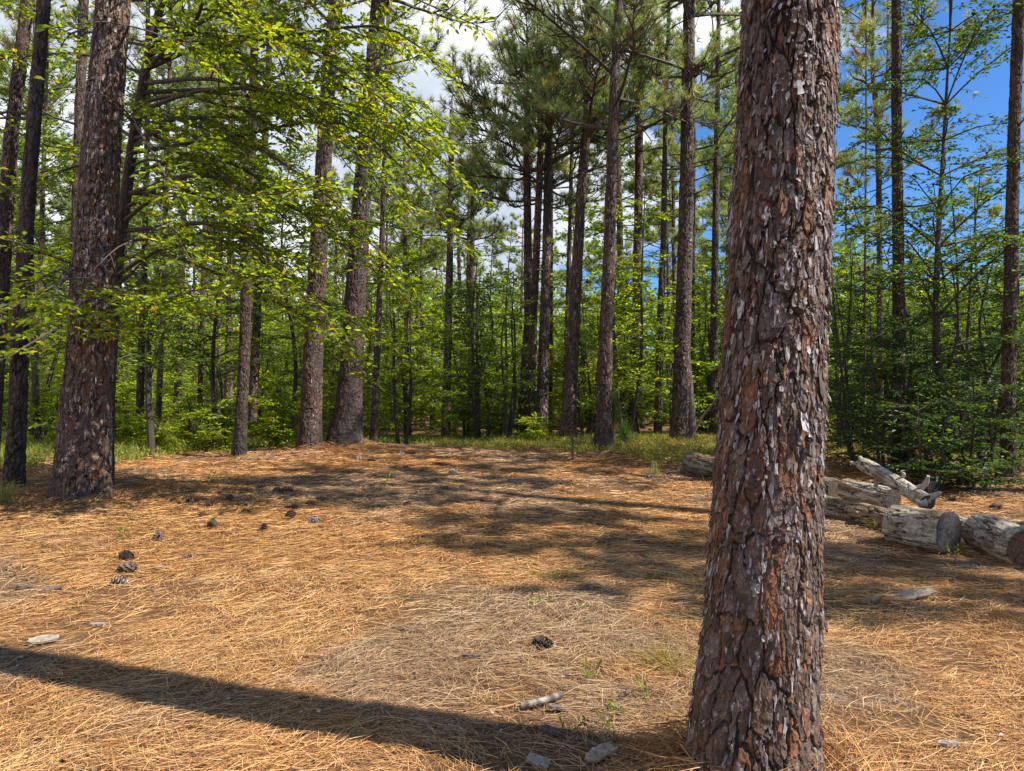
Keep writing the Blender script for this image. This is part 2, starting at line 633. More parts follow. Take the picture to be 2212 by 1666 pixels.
def pine_crown(mbw, mbn, path, rad, h0, H, spread, nb, r, w, nn=30, tuft=.26, dens=1.0, dead=.05, az_bias=None, nlow=3):
    A, B_, C_, tr = [], [], [], []
    tp, td = [], []
    for b in range(nb):
        f = (b + .5) / nb
        h = h0 + (H - h0) * f ** .95 + r.normal() * .15
        h = min(h, H - .1)
        az = b * 2.4 + r.normal() * .4
        if az_bias is not None and r.random() < .4:
            az = az_bias + r.normal() * .7
        L = spread * (1.0 - .72 * f ** 1.6) * r.uniform(.6, 1.15) * min(1, .55 + f * 3)
        el = r.uniform(-.05, .45) + f * .5
        c0 = path(np.array([h]))[0]
        k = 7
        tt = np.linspace(0, 1, k)
        e = el + tt * r.uniform(.1, .6) - .35 * np.sin(tt * pi) * r.uniform(0, 1)
        a = az + np.cumsum(r.normal(size=k) * .16)
        st = np.stack([np.cos(a) * np.cos(e), np.sin(a) * np.cos(e), np.sin(e)], -1) * L / (k - 1)
        pts = c0 + np.vstack([[0, 0, 0], np.cumsum(st, 0)[:-1]])
        rb = min(float(rad(np.array([h]))[0]) * .55, min(.045, .010 + .012 * L))
        tube(mbw, pts, np.linspace(rb, rb * .28, k), 5, LIMBC * r.uniform(.75, 1.2))
        ns = int(max(5, L * 6.0 * dens))
        for s in range(ns):
            ts = r.uniform(.28, 1.0) ** .75
            x = ts * (k - 1)
            ii = min(int(x), k - 2)
            p = pts[ii] + (pts[ii + 1] - pts[ii]) * (x - ii)
            dn = nrm(pts[ii + 1] - pts[ii])
            sd = nrm(np.cross(dn, UP)) * (1 if s % 2 else -1)
            dd = nrm(dn * r.uniform(.3, 1) + sd * r.uniform(.3, 1.0) + UP * r.uniform(-.05, .7))
            sl_ = L * r.uniform(.16, .36)
            mid = p + dd * sl_ * .5 - UP * sl_ * .07
            end = p + dd * sl_ + UP * sl_ * r.uniform(.1, .4)
            A.append(p); B_.append(mid); C_.append(end); tr.append(rb * .35 + .004)
            tp.append(end); td.append(nrm(end - mid + UP * .15))
            for q in range(r.integers(1, 4)):
                a0 = p + (end - p) * r.uniform(.35, .9)
                d2 = nrm(dd + r.normal(size=3) * .6 + UP * .5)
                l2 = r.uniform(.15, .40)
                e2 = a0 + d2 * l2
                A.append(a0); B_.append(a0 + d2 * l2 * .5 - UP * .02); C_.append(e2); tr.append(.007)
                tp.append(e2); td.append(nrm(d2 + UP * .3))
    tubes_thin(mbw, np.array(A), np.array(B_), np.array(C_), np.array(tr), LIMBC)
    tp, td = np.array(tp), np.array(td)
    nt_ = len(tp)
    tc_ = pick(r, PINEPAL, nt_, .2)
    dm = r.random(nt_) < dead
    tc_[dm] = pick(r, DEADPAL, int(dm.sum()), .2)
    pos = np.repeat(tp, nn, 0)
    d = nrm(np.repeat(td, nn, 0) * .80 + nrm(r.normal(size=(nt_ * nn, 3))) * .9)
    pos = pos - np.repeat(td, nn, 0) * r.uniform(0, .09, (nt_ * nn, 1))
    L = np.repeat(tuft * r.uniform(.75, 1.15, nt_), nn) * r.uniform(.7, 1.1, nt_ * nn)
    needles(mbn, pos, d, L, w, np.repeat(tc_, nn, 0) * r.uniform(.75, 1.25, (nt_ * nn, 1)), r)
    return nt_


def flakes(mb, path, rad, z0, z1, n, r, size=(.02, .05), lift=.012, extra=0.0, k=.012):
    """curled bark scales that have come loose at their lower edge"""
    z = r.uniform(z0, z1, n)
    th = r.uniform(0, 2 * pi, n)
    gs, hs = 4, 4
    uu, vv = np.meshgrid(np.linspace(-.5, .5, gs), np.linspace(0, 1, hs))
    wd = r.uniform(*size, n) * .55
    ln = r.uniform(*size, n) * r.uniform(1.0, 2.8, n)
    lf = lift * r.uniform(.2, 1.5, n)
    cu = r.uniform(-.9, 1.2, n)
    sk = r.uniform(-.4, .4, n)
    vs, cs = [], []
    shape = np.array([.75, 1.0, .85, .35])[:, None]
    for i in range(n):
        R = float(rad(np.array([z[i]]))[0]) + extra
        zz = z[i] - vv * ln[i] + r.normal(size=vv.shape) * ln[i] * .12
        off = uu * shape * wd[i] + sk[i] * vv * wd[i] + r.normal(size=vv.shape) * wd[i] * .17
        a = th[i] + off / R
        rr = R + .002 + lf[i] * vv ** 1.6 + cu[i] * lf[i] * .5 * (uu * 2) ** 2 * vv
        c = path(zz.ravel()).reshape(*zz.shape, 3)
        vs.append(np.stack([c[..., 0] + rr * np.cos(a), c[..., 1] + rr * np.sin(a), zz], -1).reshape(-1, 3))
    pal = [(.30, .255, .245), (.20, .16, .145), (.13, .095, .078), (.22, .09, .04), (.105, .075, .06), (.36, .32, .315)]
    col = pick(r, pal, n, .2)
    i, jj = np.meshgrid(np.arange(hs - 1), np.arange(gs - 1))
    q = (i * gs + jj).ravel()
    f = np.stack([q, q + 1, q + gs + 1, q + gs], -1)
    f = (np.arange(n)[:, None, None] * gs * hs + f[None]).reshape(-1, 4)
    mb.add(np.concatenate(vs), f, np.repeat(col, gs * hs, 0))


# ------------------------------------------------------------------ the large pine in front
r = np.random.default_rng(11)
MD = 3.06
mbase = at_ground(1628, MD)
mt = [(1624, 1660, 300), (1626, 1560, 272), (1640, 1400, 252), (1650, 1200, 243), (1660, 1000, 236), (1674, 700, 224), (1690, 400, 219), (1707, 0, 212)]
q, rr, zz = traced(mt, MD, mbase)
mpath, mrad = path_of(q, rr, 17)
main = thing('pine_tree', 'very large pine trunk with flaking red brown bark in the front of the clearing', 'tree', mbase)
mb = MB()
zr = np.concatenate([np.arange(-.3, 3.75, .004), np.arange(3.75, 10, .03), np.arange(10, 17, .2)])
trunk(mb, mpath, mrad, zr, 560, 3.0, 1.0, 1.0, .10, .02, 1.0)
flakes(mb, mpath, mrad, .0, 3.7, 2600, r, (.008, .030), .009)
flakes(mb, mpath, mrad, .0, 3.7, 40, r, (.04, .065), .022)
mbn = MB()
pine_crown(mb, mbn, mpath, mrad, 10.5, 17, 3.0, 22, r, .006, 20)
mb.build('trunk', M_BARK, main)
mbn.build('crown', M_NEEDLE, main)

# the large pine at left
r = np.random.default_rng(12)
LD = 8.8
lbase = at_ground(172, LD)
lt = [(172, 1085, 135), (178, 1000, 124), (184, 900, 116), (192, 800, 106), (203, 600, 97), (220, 300, 86), (245, 0, 76)]
q, rr, zz = traced(lt, LD, lbase)
lpath, lrad = path_of(q, rr, 18)
lp = thing('pine_tree', 'thick pine with sunlit scaly bark and a dark flared foot, largest of the left-hand trees', 'tree', lbase)
mb = MB()
zr = np.concatenate([np.arange(-.3, 6.3, .010), np.arange(6.3, 18, .08)])
trunk(mb, lpath, lrad, zr, 260, 7.0, 1.15, 1.0, .12, .03, 1.25, .55)
flakes(mb, lpath, lrad, .8, 6.2, 1100, r, (.02, .05), .007)
mbn = MB()
pine_crown(mb, mbn, lpath, lrad, 9.5, 18, 3.2, 24, r, .008, 24)
mb.build('trunk', M_BARK, lp)
mbn.build('crown', M_NEEDLE, lp)

# ------------------------------------------------------------------ the other pines one can tell apart
# label, depth, [(u, v, width px) from the foot up], total height, crown base height, spread, branches, seed, crown needles width
PINES = [
    ('slim straight pine leaning right, just left of the thickest left-hand pine', 9.4, [(30, 1055, 56), (38, 900, 50), (45, 700, 44), (62, 400, 40), (95, 0, 36)], 15, 8.5, 2.4, 16, .4),
    ('dark pine trunk cut off by the left edge, leaning inward at its top', 11.0, [(-22, 1010, 46), (2, 640, 42), (24, 293, 38), (60, 0, 34)], 16, 9, 2.6, 16, .3),
    ('dark pine half hidden behind the thickest left-hand pine', 12.0, [(150, 1000, 36), (163, 600, 32), (171, 280, 28), (181, 0, 26)], 16, 7.5, 2.6, 18, .3),
    ('dark slender pine with charred foot at the shaded litter edge, between the left bushes', 14.2, [(516, 992, 38), (521, 900, 32), (528, 750, 28), (538, 450, 25), (545, 250, 22), (553, 0, 20)], 17, 7.6, 2.6, 20, .8),
    ('pale grey pine close behind the dark slender charred pine', 18.0, [(543, 975, 24), (550, 800, 23), (562, 500, 19), (578, 200, 16), (584, 0, 14)], 18, 8.5, 2.4, 18, .0),
    ('stout flaky pine on the mound, left neighbour of the pine with the broad split foot', 15.0, [(668, 972, 62), (671, 900, 52), (677, 750, 46), (690, 500, 42), (702, 300, 37), (714, 100, 33), (728, 0, 31)], 18, 7.2, 3.0, 24, .3),
    ('stout pine with a broad buttressed split foot at the crest of the mound', 15.4, [(744, 960, 92), (752, 890, 66), (760, 780, 54), (770, 600, 47), (777, 480, 43), (792, 300, 40), (805, 170, 38), (818, 0, 35)], 19, 7.6, 3.2, 24, .3),
    ('thin pine standing alone just right of the buttressed pine', 17.0, [(805, 964, 20), (811, 850, 18), (818, 680, 16), (826, 500, 14), (834, 200, 11)], 14, 6.8, 2.2, 16, .0),
    ('straight pine with small trunk deep behind the dip in the path', 24.0, [(962, 968, 26), (966, 800, 20), (972, 540, 17), (975, 330, 14), (976, 240, 12)], 10.0, 6.5, 2.6, 18, .0),
    ('thin far pine, left one of a close pair above the dip in the path', 29.0, [(1008, 950, 13), (1011, 700, 12), (1013, 480, 10)], 9.6, 7.0, 2.2, 16, .0),
    ('thin far pine, right one of a close pair above the dip in the path', 27.0, [(1016, 952, 16), (1018, 700, 14), (1020, 500, 12)], 9.8, 6.8, 2.2, 16, .0),
    ('leaning pine, leftmost of three pines crowding together by the far grass', 22.0, [(1127, 956, 30), (1136, 800, 25), (1143, 690, 23), (1140, 540, 19), (1138, 300, 16)], 9.9, 7.4, 2.8, 16, .0),
    ('pine with a wide spreading forked crown, middle of three crowding pines by the far grass', 21.3, [(1146, 954, 22), (1152, 700, 20), (1159, 540, 18), (1169, 293, 16), (1160, 150, 13)], 10.3, 6.6, 4.2, 28, .0),
    ('straight dark pine, rightmost of three crowding pines by the far grass', 20.5, [(1168, 960, 34), (1172, 850, 28), (1178, 650, 23), (1182, 500, 21), (1184, 300, 17)], 10.5, 6.4, 3.4, 20, .0),
    ('thin pine seen just right of the three crowding pines', 26.0, [(1187, 950, 14), (1190, 700, 11), (1191, 400, 9)], 11, 7.5, 2.2, 12, .0),
    ('pine bending right with a broken limb stub, left neighbour of the dark footed centre pine', 19.0, [(1226, 957, 42), (1230, 880, 34), (1238, 720, 29), (1248, 550, 25), (1258, 380, 23), (1270, 240, 20), (1266, 120, 15)], 11.6, 7.4, 3.0, 16, .0),
    ('thin dark pine hiding behind the bending pine', 23.5, [(1216, 952, 15), (1222, 800, 13), (1228, 600, 11), (1236, 300, 9)], 12, 7.0, 2.4, 10, .0),
    ('straight pine with a dark wide foot on the grass edge, nearest of the centre pines', 16.2, [(1303, 970, 52), (1304, 920, 38), (1308, 750, 32), (1316, 540, 28), (1322, 350, 25), (1328, 163, 22), (1338, 0, 19)], 13.5, 6.6, 3.6, 24, .5),
    ('pine trunk rising behind the oak sapling with bright leaves', 22.0, [(1366, 946, 24), (1374, 700, 23), (1379, 440, 21), (1382, 215, 17)], 13, 9, 2.8, 14, .0),
    ('thin straight pine standing alone between the oak sapling and the sunlit pine', 21.0, [(1421, 950, 22), (1426, 700, 18), (1433, 520, 15), (1438, 228, 12), (1443, 90, 10)], 13, 7.5, 2.6, 14, .0),
    ('stout sunlit pine with pale scaly bark and a double foot, beside the grass patch', 18.4, [(1468, 954, 52), (1470, 900, 42), (1474, 750, 38), (1480, 540, 35), (1484, 350, 32), (1486, 163, 29), (1489, 0, 26)], 14, 7.8, 4.0, 24, .0),
    ('thin pine right behind the stout sunlit pine', 24.0, [(1494, 950, 14), (1496, 600, 13), (1498, 260, 11)], 13, 8, 2.4, 12, .0),
    ('thin dark pine beside the left side of the very large front trunk', 21.0, [(1539, 950, 24), (1542, 750, 20), (1545, 520, 17), (1550, 195, 13)], 13, 7.0, 2.6, 14, .4),
    ('thick dark pine rising out of the shady holly thicket, right of the front trunk', 14.0, [(1945, 1012, 42), (1944, 900, 36), (1941, 575, 31), (1937, 300, 27), (1936, 0, 25)], 16, 8.8, 2.8, 20, .2),
    ('dark pine cut by the right edge of the view, with a flared foot', 12.2, [(2172, 1036, 54), (2176, 950, 40), (2184, 575, 36), (2190, 300, 33), (2201, 0, 31)], 16, 8.6, 2.6, 20, .3),
    ('pine with a forked twisted top against the blue sky, behind the shady thicket', 22.0, [(1902, 960, 17), (1901, 700, 16), (1900, 540, 15), (1897, 300, 14), (1885, 160, 10)], 12.6, 7.4, 3.0, 20, .0),
    ('young slender pine with a pointed top against the blue sky, near the front trunk', 16.0, [(1866, 985, 8), (1868, 700, 7), (1870, 400, 5), (1871, 280, 4)], 8.0, 3.8, 1.1, 16, .0),
    ('grey pine standing in bushes, left of two thin pines in the left woods', 19.0, [(300, 952, 22), (304, 800, 20), (311, 600, 17), (318, 300, 14)], 15, 7.5, 2.4, 18, .0),
    ('thin brown pine, right of the grey pine standing in the left bushes', 19.5, [(340, 962, 17), (346, 800, 15), (353, 640, 12), (362, 300, 10)], 14, 7.0, 2.2, 16, .0),
    ('grey pine behind leafy saplings in the left woods, halfway to the charred pine', 24.0, [(380, 930, 20), (388, 750, 18), (394, 550, 15)], 15, 8.0, 2.4, 18, .0),
    ('dark pine behind leafy saplings, nearest on the left to the charred pine', 24.0, [(428, 925, 14), (436, 750, 13), (440, 550, 11)], 14, 7.0, 2.2, 16, .0),
    ('pale pine trunk low in the gap between the two nearest left-hand pines', 20.0, [(70, 930, 17), (76, 800, 15), (86, 600, 13)], 15, 8.0, 2.2, 16, .0),
    ('pine trunk far back between the thickest left-hand pine and the grey pine', 26.0, [(470, 930, 12), (473, 760, 11), (476, 550, 10)], 15, 8.0, 2.4, 16, .0),
]
for si, (lab, d, pts, H, hc, sp, nb, burn) in enumerate(PINES):
    r = np.random.default_rng(100 + si)
    base = at_ground(pts[0][0], d)
    q, rr, zz = traced(pts, d, base)
    q = (q + base - CAMP) * (1 + np.linspace(0, 1, len(q)) * r.normal() * .02)[:, None] + CAMP - base
    rr = rr * (.86 if rr[0] < .2 else .93)
    H = H + 1.0
    path, rad = path_of(q, rr, H)
    o = thing('pine_tree', lab, 'tree', base)
    mb = MB()
    near = d < 16
    zr = np.concatenate([np.arange(-.3, 9.5 if near else 12, .022 if near else .035), np.arange(9.5 if near else 12, H, .15)])
    trunk(mb, path, rad, zr, 88 if near else 52, 20 + si * 3.3, 1.1 if near else 1.25, 1.0, .14, .03, 1.2, burn, r.uniform(.48, .62) if near else r.uniform(.6, .9))  # near stems get a darker bark colour, standing in for the shade on them
    if rr[0] > .16:
        flakes(mb, path, rad, .6, 10, 260, r, (.03, .065), .006)
    if 'buttressed' in lab:
        for u0, u1, w0 in ((716, 735, 18), (778, 768, 16)):
            tube(mb, catmull([P(u0, 962, d - .1) - base, P((u0 + u1) / 2, 915, d - .1) - base, P(u1, 850, d) - base], 10), np.linspace(w0, w0 * .55, 10) * d / F / 2, 10, LIMBC * 1.2)
    if 'double foot' in lab:
        tube(mb, catmull([P(1494, 954, d - .12) - base, P(1494, 900, d - .12) - base, P(1489, 820, d) - base, P(1484, 760, d) - base], 14), np.linspace(20, 12, 14) * d / F / 2, 12, LIMBC * 1.3)
    if 'broken limb' in lab:
        tube(mb, catmull([P(1266, 292, d) - base, P(1288, 272, d - .3) - base, P(1304, 252, d - .3) - base], 8), np.linspace(14, 9, 8) * d / F / 2, 8, LIMBC * 1.2, cap=True)
    if 'forked twisted' in lab:
        for pl in ([(1900, 260), (1893, 200), (1884, 140), (1878, 70), (1862, 10), (1850, -60)], [(1900, 270), (1914, 190), (1918, 90), (1917, -20)],
                   [(1896, 210), (1870, 178), (1845, 168), (1830, 150)], [(1888, 150), (1870, 120), (1855, 118), (1838, 96)]):
            pp = catmull([P(u, v, d) - base for u, v in pl], 16)
            tube(mb, pp, np.linspace(9, 3, 16) * d / F / 2, 6, LIMBC)
    mbn = MB()
    pw = max(.006, d / 739 * .46)
    pine_crown(mb, mbn, path, rad, hc, H, sp, nb, r, pw, 26, .27, 1.0, .09)
    # dead stubs on the bare trunk
    for s in range(5):
        h = r.uniform(hc * .55, hc)
        a = r.uniform(0, 2 * pi)
        c0 = path(np.array([h]))[0]
        dv = np.array([cos(a), sin(a), r.uniform(-.2, .3)])
        tube(mb, c0 + np.linspace(0, r.uniform(.3, 1.0), 4)[:, None] * dv + r.normal(size=(4, 3)) * .03, np.linspace(.022, .008, 4), 4, LIMBC * .9)
    mb.build('trunk', M_BARK, o)
    mbn.build('crown', M_NEEDLE, o)

# pines outside the view, to the right, whose crowns shade the litter
SHADE = [(7.4, 7.8, 14, 8.8, 2.7, 24), (10.6, 4.6, 14, 8.6, 2.3, 20), (12.8, 3.2, 14, 8.5, 2.6, 22), (8.6, -2.6, 14, 9.4, 2.0, 14), (11.0, 9.8, 15, 9.5, 2.0, 12)]
for si, (x, y, H, hc, sp, nb) in enumerate(SHADE):
    r = np.random.default_rng(300 + si)
    base = np.array([x, y, gz(x, y)[0]])
    path, rad = path_of(np.array([[0, 0, 0], [.1, .1, 8.0]]), np.array([.2, .14]), H)
    o = thing('pine_tree', 'tall pine beside the clearing, out of the view', 'tree', base, 'pines out of the view')
    mb = MB()
    trunk(mb, path, rad, np.arange(-.3, H, .1), 24, 60 + si, 1.3)
    mbn = MB()
    pine_crown(mb, mbn, path, rad, hc, H, sp, nb, r, .020, 30, .27)
    mb.build('trunk', M_BARK, o)
    mbn.build('crown', M_NEEDLE, o)

# ------------------------------------------------------------------ broadleaf trees
BRIGHT = [(.17, .25, .022), (.20, .275, .025), (.14, .215, .022), (.24, .29, .03), (.11, .18, .025)]
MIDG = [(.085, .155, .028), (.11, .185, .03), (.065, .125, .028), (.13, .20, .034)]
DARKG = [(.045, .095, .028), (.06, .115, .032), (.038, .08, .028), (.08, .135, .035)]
YELL = [(.28, .24, .03), (.24, .22, .03)]


class Leafy:
    def __init__(self, r, pal, size, yellow=.02):
        self.w = MB()
        self.r, self.pal, self.size, self.yellow = r, pal, size, yellow
        self.A, self.B, self.C, self.tr = [], [], [], []
        self.lp, self.ld, self.ln = [], [], []

    def twig(self, p, d, L, gap, rad=.004, lv=True):
        r = self.r
        mid = p + d * L * .5 + UP * L * .04
        end = p + d * L - UP * L * r.uniform(-.05, .16)
        self.A.append(p); self.B.append(mid); self.C.append(end); self.tr.append(rad)
        if lv:
            if getattr(self, 'keepout', None):          # no twigs hang in front of the thick pine's upper stem
                b0, u0, u1, v0, v1, dm = self.keepout
                w = b0 + end
                uu_, vv_ = CX + F * w[0] / w[1], 870 - F * (w[2] - CAMZ) / w[1]
                if w[1] < dm and u0 < uu_ < u1 and v0 < vv_ < v1:
                    return mid, end
            n = max(3, int(L / gap))
            tt = np.linspace(.12, 1, n)
            pos = p + (end - p) * tt[:, None] + UP * L * .05 * np.sin(tt * pi)[:, None]
            sd = nrm(np.cross(d, UP))
            sg = np.where(np.arange(n) % 2, 1, -1)[:, None]
            ld = d * r.uniform(.5, 1.0, (n, 1)) + sd * sg * r.uniform(.5, 1.0, (n, 1)) + r.normal(size=(n, 3)) * .22
            ld[-1] = d
            self.lp.append(pos); self.ld.append(ld); self.ln.append(UP + r.normal(size=(n, 3)) * .38 + d * -.1)
        return mid, end

    def spray(self, path, r0, twig=.5, gap=.10, leaf=.045, start=.2, sub=2):
        r = self.r
        path = np.asarray(path)
        seg = np.linalg.norm(np.diff(path, axis=0), axis=1)
        cum = np.concatenate([[0], np.cumsum(seg)])
        L = cum[-1]
        s = start * L
        k = 0
        while s <= L:
            p = np.array([np.interp(s, cum, path[:, a]) for a in range(3)])
            q = np.array([np.interp(min(s + .05, L), cum, path[:, a]) for a in range(3)])
            p0 = np.array([np.interp(max(s - .05, 0), cum, path[:, a]) for a in range(3)])
            d = nrm(q - p0)
            sd = nrm(np.cross(d, UP)) * (1 if k % 2 else -1)
            dd = nrm(d * r.uniform(.35, 1.0) + sd * r.uniform(.4, 1.0) + UP * r.normal() * .22)
            l = twig * r.uniform(.45, 1.2) * (1 - .45 * s / L)
            mid, end = self.twig(p, dd, l, leaf)
            for x in range(sub):
                f = r.uniform(.25, .85)
                s2 = nrm(np.cross(dd, UP)) * (1 if x % 2 else -1)
                self.twig(p + (end - p) * f, nrm(dd * r.uniform(.5, 1) + s2 * r.uniform(.5, 1) + UP * r.normal() * .2), l * r.uniform(.3, .6), leaf, .0025)
            s += gap * r.uniform(.6, 1.4)
            k += 1
        self.twig(path[-1], nrm(path[-1] - path[-2]), twig * .4, leaf)

    def limb(self, path, r0, r1, n=7, col=None):
        self.w_tube(path, np.linspace(r0, r1, len(path)), n, col)

    def w_tube(self, path, rad, n=7, col=None):
        tube(self.w, path, rad, n, LIMBC * self.r.uniform(.8, 1.15) if col is None else col)

    def finish(self, mat, parent, crown='crown', six=True, wmat=None, asp=.48):
        r = self.r
        if self.A:
            tubes_thin(self.w, np.array(self.A), np.array(self.B), np.array(self.C), np.array(self.tr), LIMBC * .8)
        self.w.build('trunk', wmat or M_BARK, parent)
        pos, d, n = (np.concatenate(x) for x in (self.lp, self.ld, self.ln))
        L = self.size * r.uniform(.45, 1.3, len(pos))
        c = pick(r, self.pal, len(pos), .18)
        y = r.random(len(pos)) < self.yellow
        c[y] = pick(r, YELL, int(y.sum()), .2)
        mb = MB()
        (leaves6 if six else leaves4)(mb, pos, d, n, L, L * asp, c)
        return mb.build(crown, mat, parent)


def arch(r, a, b, lift=.15, n=9, wob=.05):
    a, b = np.asarray(a), np.asarray(b)
    L = np.linalg.norm(b - a)
    m1 = a + (b - a) * .33 + UP * lift * L + r.normal(size=3) * wob * L
    m2 = a + (b - a) * .68 + UP * lift * .8 * L + r.normal(size=3) * wob * L
    return catmull([a, m1, m2, b], n)


def limb_tree(lf, limbs, base, r, twig, gap, leaf, nsec, sec_len, r0=.035, start=.25):
    """limbs: list of start, end (world); each limb gets secondary limbs and leafy twigs"""
    for a, b_, lift in limbs:
        p = arch(r, a - base, b_ - base, lift, 12)
        L = np.linalg.norm(b_ - a)
        lf.limb(p, r0 * min(1, .4 + L / 6), .006)
        lf.spray(p, .02, twig, gap, leaf, max(start, .35))
        for s in range(int(nsec * L)):
            t = r.uniform(start, .95)
            i = int(t * 11)
            c0 = p[i]
            d = nrm(p[min(i + 1, 11)] - p[max(i - 1, 0)])
            sd = nrm(np.cross(d, UP)) * (1 if s % 2 else -1)
            dd = nrm(d * r.uniform(.3, 1) + sd * r.uniform(.4, 1.1) + UP * r.uniform(-.3, .35))
            l = sec_len * r.uniform(.5, 1.2)
            q = arch(r, c0, c0 + dd * l, .06, 7, .04)
            lf.limb(q, .012, .004, 5)
            lf.spray(q, .01, twig * .75, gap, leaf, .15)


# leafy tree behind the thick left pine, its limbs arching over the left half of the view
r = np.random.default_rng(41)
bb = at_ground(226, 9.9)
bt = thing('broadleaf_tree', 'dark leaning broadleaf tree behind the thickest left-hand pine, bright leafy limbs over the litter', 'tree', bb)
lf = Leafy(r, BRIGHT + [(.13, .19, .03), (.075, .13, .025)], .092, .05)
lf.keepout = (bb, 88, 292, -40, 628, 8.95)
bp = [(226, 1050), (232, 850), (246, 640), (262, 500), (292, 280), (325, 98), (350, 0), (385, -160), (420, -330)]
trk = catmull([P(u, v, 9.9) - bb for u, v in bp], 60)
zz_ = np.arange(-.2, float(trk[-1, 2]), .03)
trunk(lf.w, lambda z: np.stack([np.interp(z, trk[:, 2], trk[:, 0]), np.interp(z, trk[:, 2], trk[:, 1]), np.asarray(z, float)], -1), lambda z: np.interp(z, [0, trk[-1, 2]], [.105, .035]), zz_, 64, 13.0, .7, 1.0, .25, .04, .8, 0, .55)


def T(v):
    """point on the leaning trunk at sheet height v"""
    vs = np.interp(v, [x[1] for x in bp][::-1], [x[0] for x in bp][::-1])
    return P(vs, v, 9.9)


LIMBS = [  # start height on trunk, end (u, v, depth), lift
    (100, (760, -30, 8.6), .02), (222, (640, 250, 8.8), .04), (257, (510, 340, 8.4), .05), (361, (480, 385, 9.0), .06), (597, (520, 600, 7.6), .05),
    (20, (1040, 60, 8.2), .12), (60, (980, 170, 8.6), .12), (130, (930, 290, 8.3), .12), (180, (1050, 440, 9.0), .14), (240, (900, 470, 8.2), .12),
    (320, (830, 560, 8.4), .12), (380, (930, 690, 9.2), .16), (450, (760, 770, 8.6), .14), (500, (620, 640, 8.0), .10), (300, (700, 400, 7.4), .10),
    (150, (620, 120, 7.2), .06), (0, (820, -60, 9.8), .1), (-60, (560, -60, 7.4), .05), (40, (430, 150, 7.0), .06), (280, (380, 420, 7.2), .08),
    (-40, (980, -60, 10.2), .1), (200, (820, 330, 10.5), .1), (420, (560, 480, 10.6), .08),
    (620, (330, 655, 7.2), .06), (610, (110, 668, 7.3), .06), (600, (-30, 690, 7.2), .05), (640, (460, 680, 7.8), .05), (300, (100, 330, 11.0), .06),
    (100, (120, 120, 10.8), .06), (160, (-20, 130, 10.2), .06), (380, (30, 420, 10.8), .05), (540, (110, 560, 11.2), .05), (0, (60, 30, 10.4), .05),
    (690, (20, 770, 6.6), .04), (150, (960, 300, 8.8), .12), (330, (1000, 520, 9.2), .14), (420, (880, 620, 8.8), .14), (200, (940, 380, 9.6), .12), (520, (860, 760, 9.0), .14), (120, (780, 250, 8.2), .1), (260, (700, 560, 8.6), .1), (-60, (950, -120, 7.6), .1), (-100, (800, -200, 7.6), .1), (-60, (1000, -150, 9.0), .1), (-80, (700, -150, 8.8), .1), (-120, (1080, -220, 8.4), .1), (-160, (880, -300, 8.8), .1), (480, (410, 560, 7.4), .08), (560, (690, 700, 9.4), .1)]
limb_tree(lf, [(T(v), P(*e), l) for v, e, l in LIMBS], bb, r, .50, .115, .056, 1.15, 1.0, .032)
lf.finish(M_LEAF, bt)


def bush_tree(name, label, cat, u, d, H, R, pal, size, nb, seed, h0=.15, stems=1, twig=.45, gap=.12, leaf=.06, mat=None, six=True, yellow=.02, group=None, lean=0.0, base=None, pl=(.55, 1.1), taper=.65):
    r = np.random.default_rng(seed)
    base = at_ground(u, d) if base is None else base
    o = thing(name, label, cat, base, group)
    lf = Leafy(r, pal, size, yellow)
    gap, leaf = gap * .55, leaf * .75
    for s in range(stems):
        a = r.uniform(0, 2 * pi)
        k = 0 if stems == 1 else 1
        tip = np.array([cos(a) * R * .4 * k + lean, sin(a) * R * .4 * k, H * r.uniform(.85, 1.0)])
        st = np.array([cos(a) * .08 * k, sin(a) * .08 * k, -.15])
        tk = catmull([st, st + (tip - st) * .3 + r.normal(size=3) * [.04 * H ** .7, .04 * H ** .7, 0], st + (tip - st) * .65 + r.normal(size=3) * [.05 * H ** .7, .05 * H ** .7, 0], tip], 16)
        lf.w_tube(tk, np.linspace(.012 + .0075 * H, .008, 16), 8, np.array([.05, .04, .032]))
        for b in range(nb // stems):
            f = h0 + (1 - h0) * (b + r.random()) / (nb // stems)
            c0 = tk[min(int(f * 15), 15)]
            az = b * 2.4 + r.normal() * .5
            l = R * (1.05 - taper * max(0, f - .35) / .65) * r.uniform(*pl)
            e = c0 + np.array([cos(az) * l, sin(az) * l, l * r.uniform(-.1, .5)])
            q = arch(r, c0, e, .08, 7, .05)
            lf.limb(q, .006 + .006 * l, .003, 4)
            lf.spray(q, .01, twig, gap, leaf, .15, 2)
    lf.finish(mat or M_LEAF, o, six=six)
    return o


bush_tree('broadleaf_tree', 'leafy bright green sapling at the right side of the buttressed pine', 'tree', 868, 17.6, 5.2, 1.3, BRIGHT + MIDG, .085, 34, 51, .22, 2)
bush_tree('broadleaf_tree', 'dense dark green sapling clump right of the dip in the path', 'tree', 1035, 21.0, 5.6, 1.4, MIDG + DARKG, .10, 44, 52, .10, 4, .5, .12, .08, six=False)
bush_tree('broadleaf_tree', 'oak sapling with bright glossy leaves between two centre pines', 'tree', 1352, 18.6, 6.8, 1.3, MIDG + BRIGHT, .11, 52, 53, .18, 2, .5, .12, .08, six=False)
bush_tree('broadleaf_tree', 'tall slender leafy sapling at the left of the three crowding pines', 'tree', 1092, 19.5, 5.0, .95, MIDG, .095, 34, 54, .12, 3, .42, .12, .075, six=False)
bush_tree('broadleaf_tree', 'leafy sapling right of the thin straight pine and left of the sunlit pine', 'tree', 1446, 20.5, 4.4, .9, BRIGHT + MIDG, .095, 30, 55, .15, 2, .42, .12, .075, six=False)
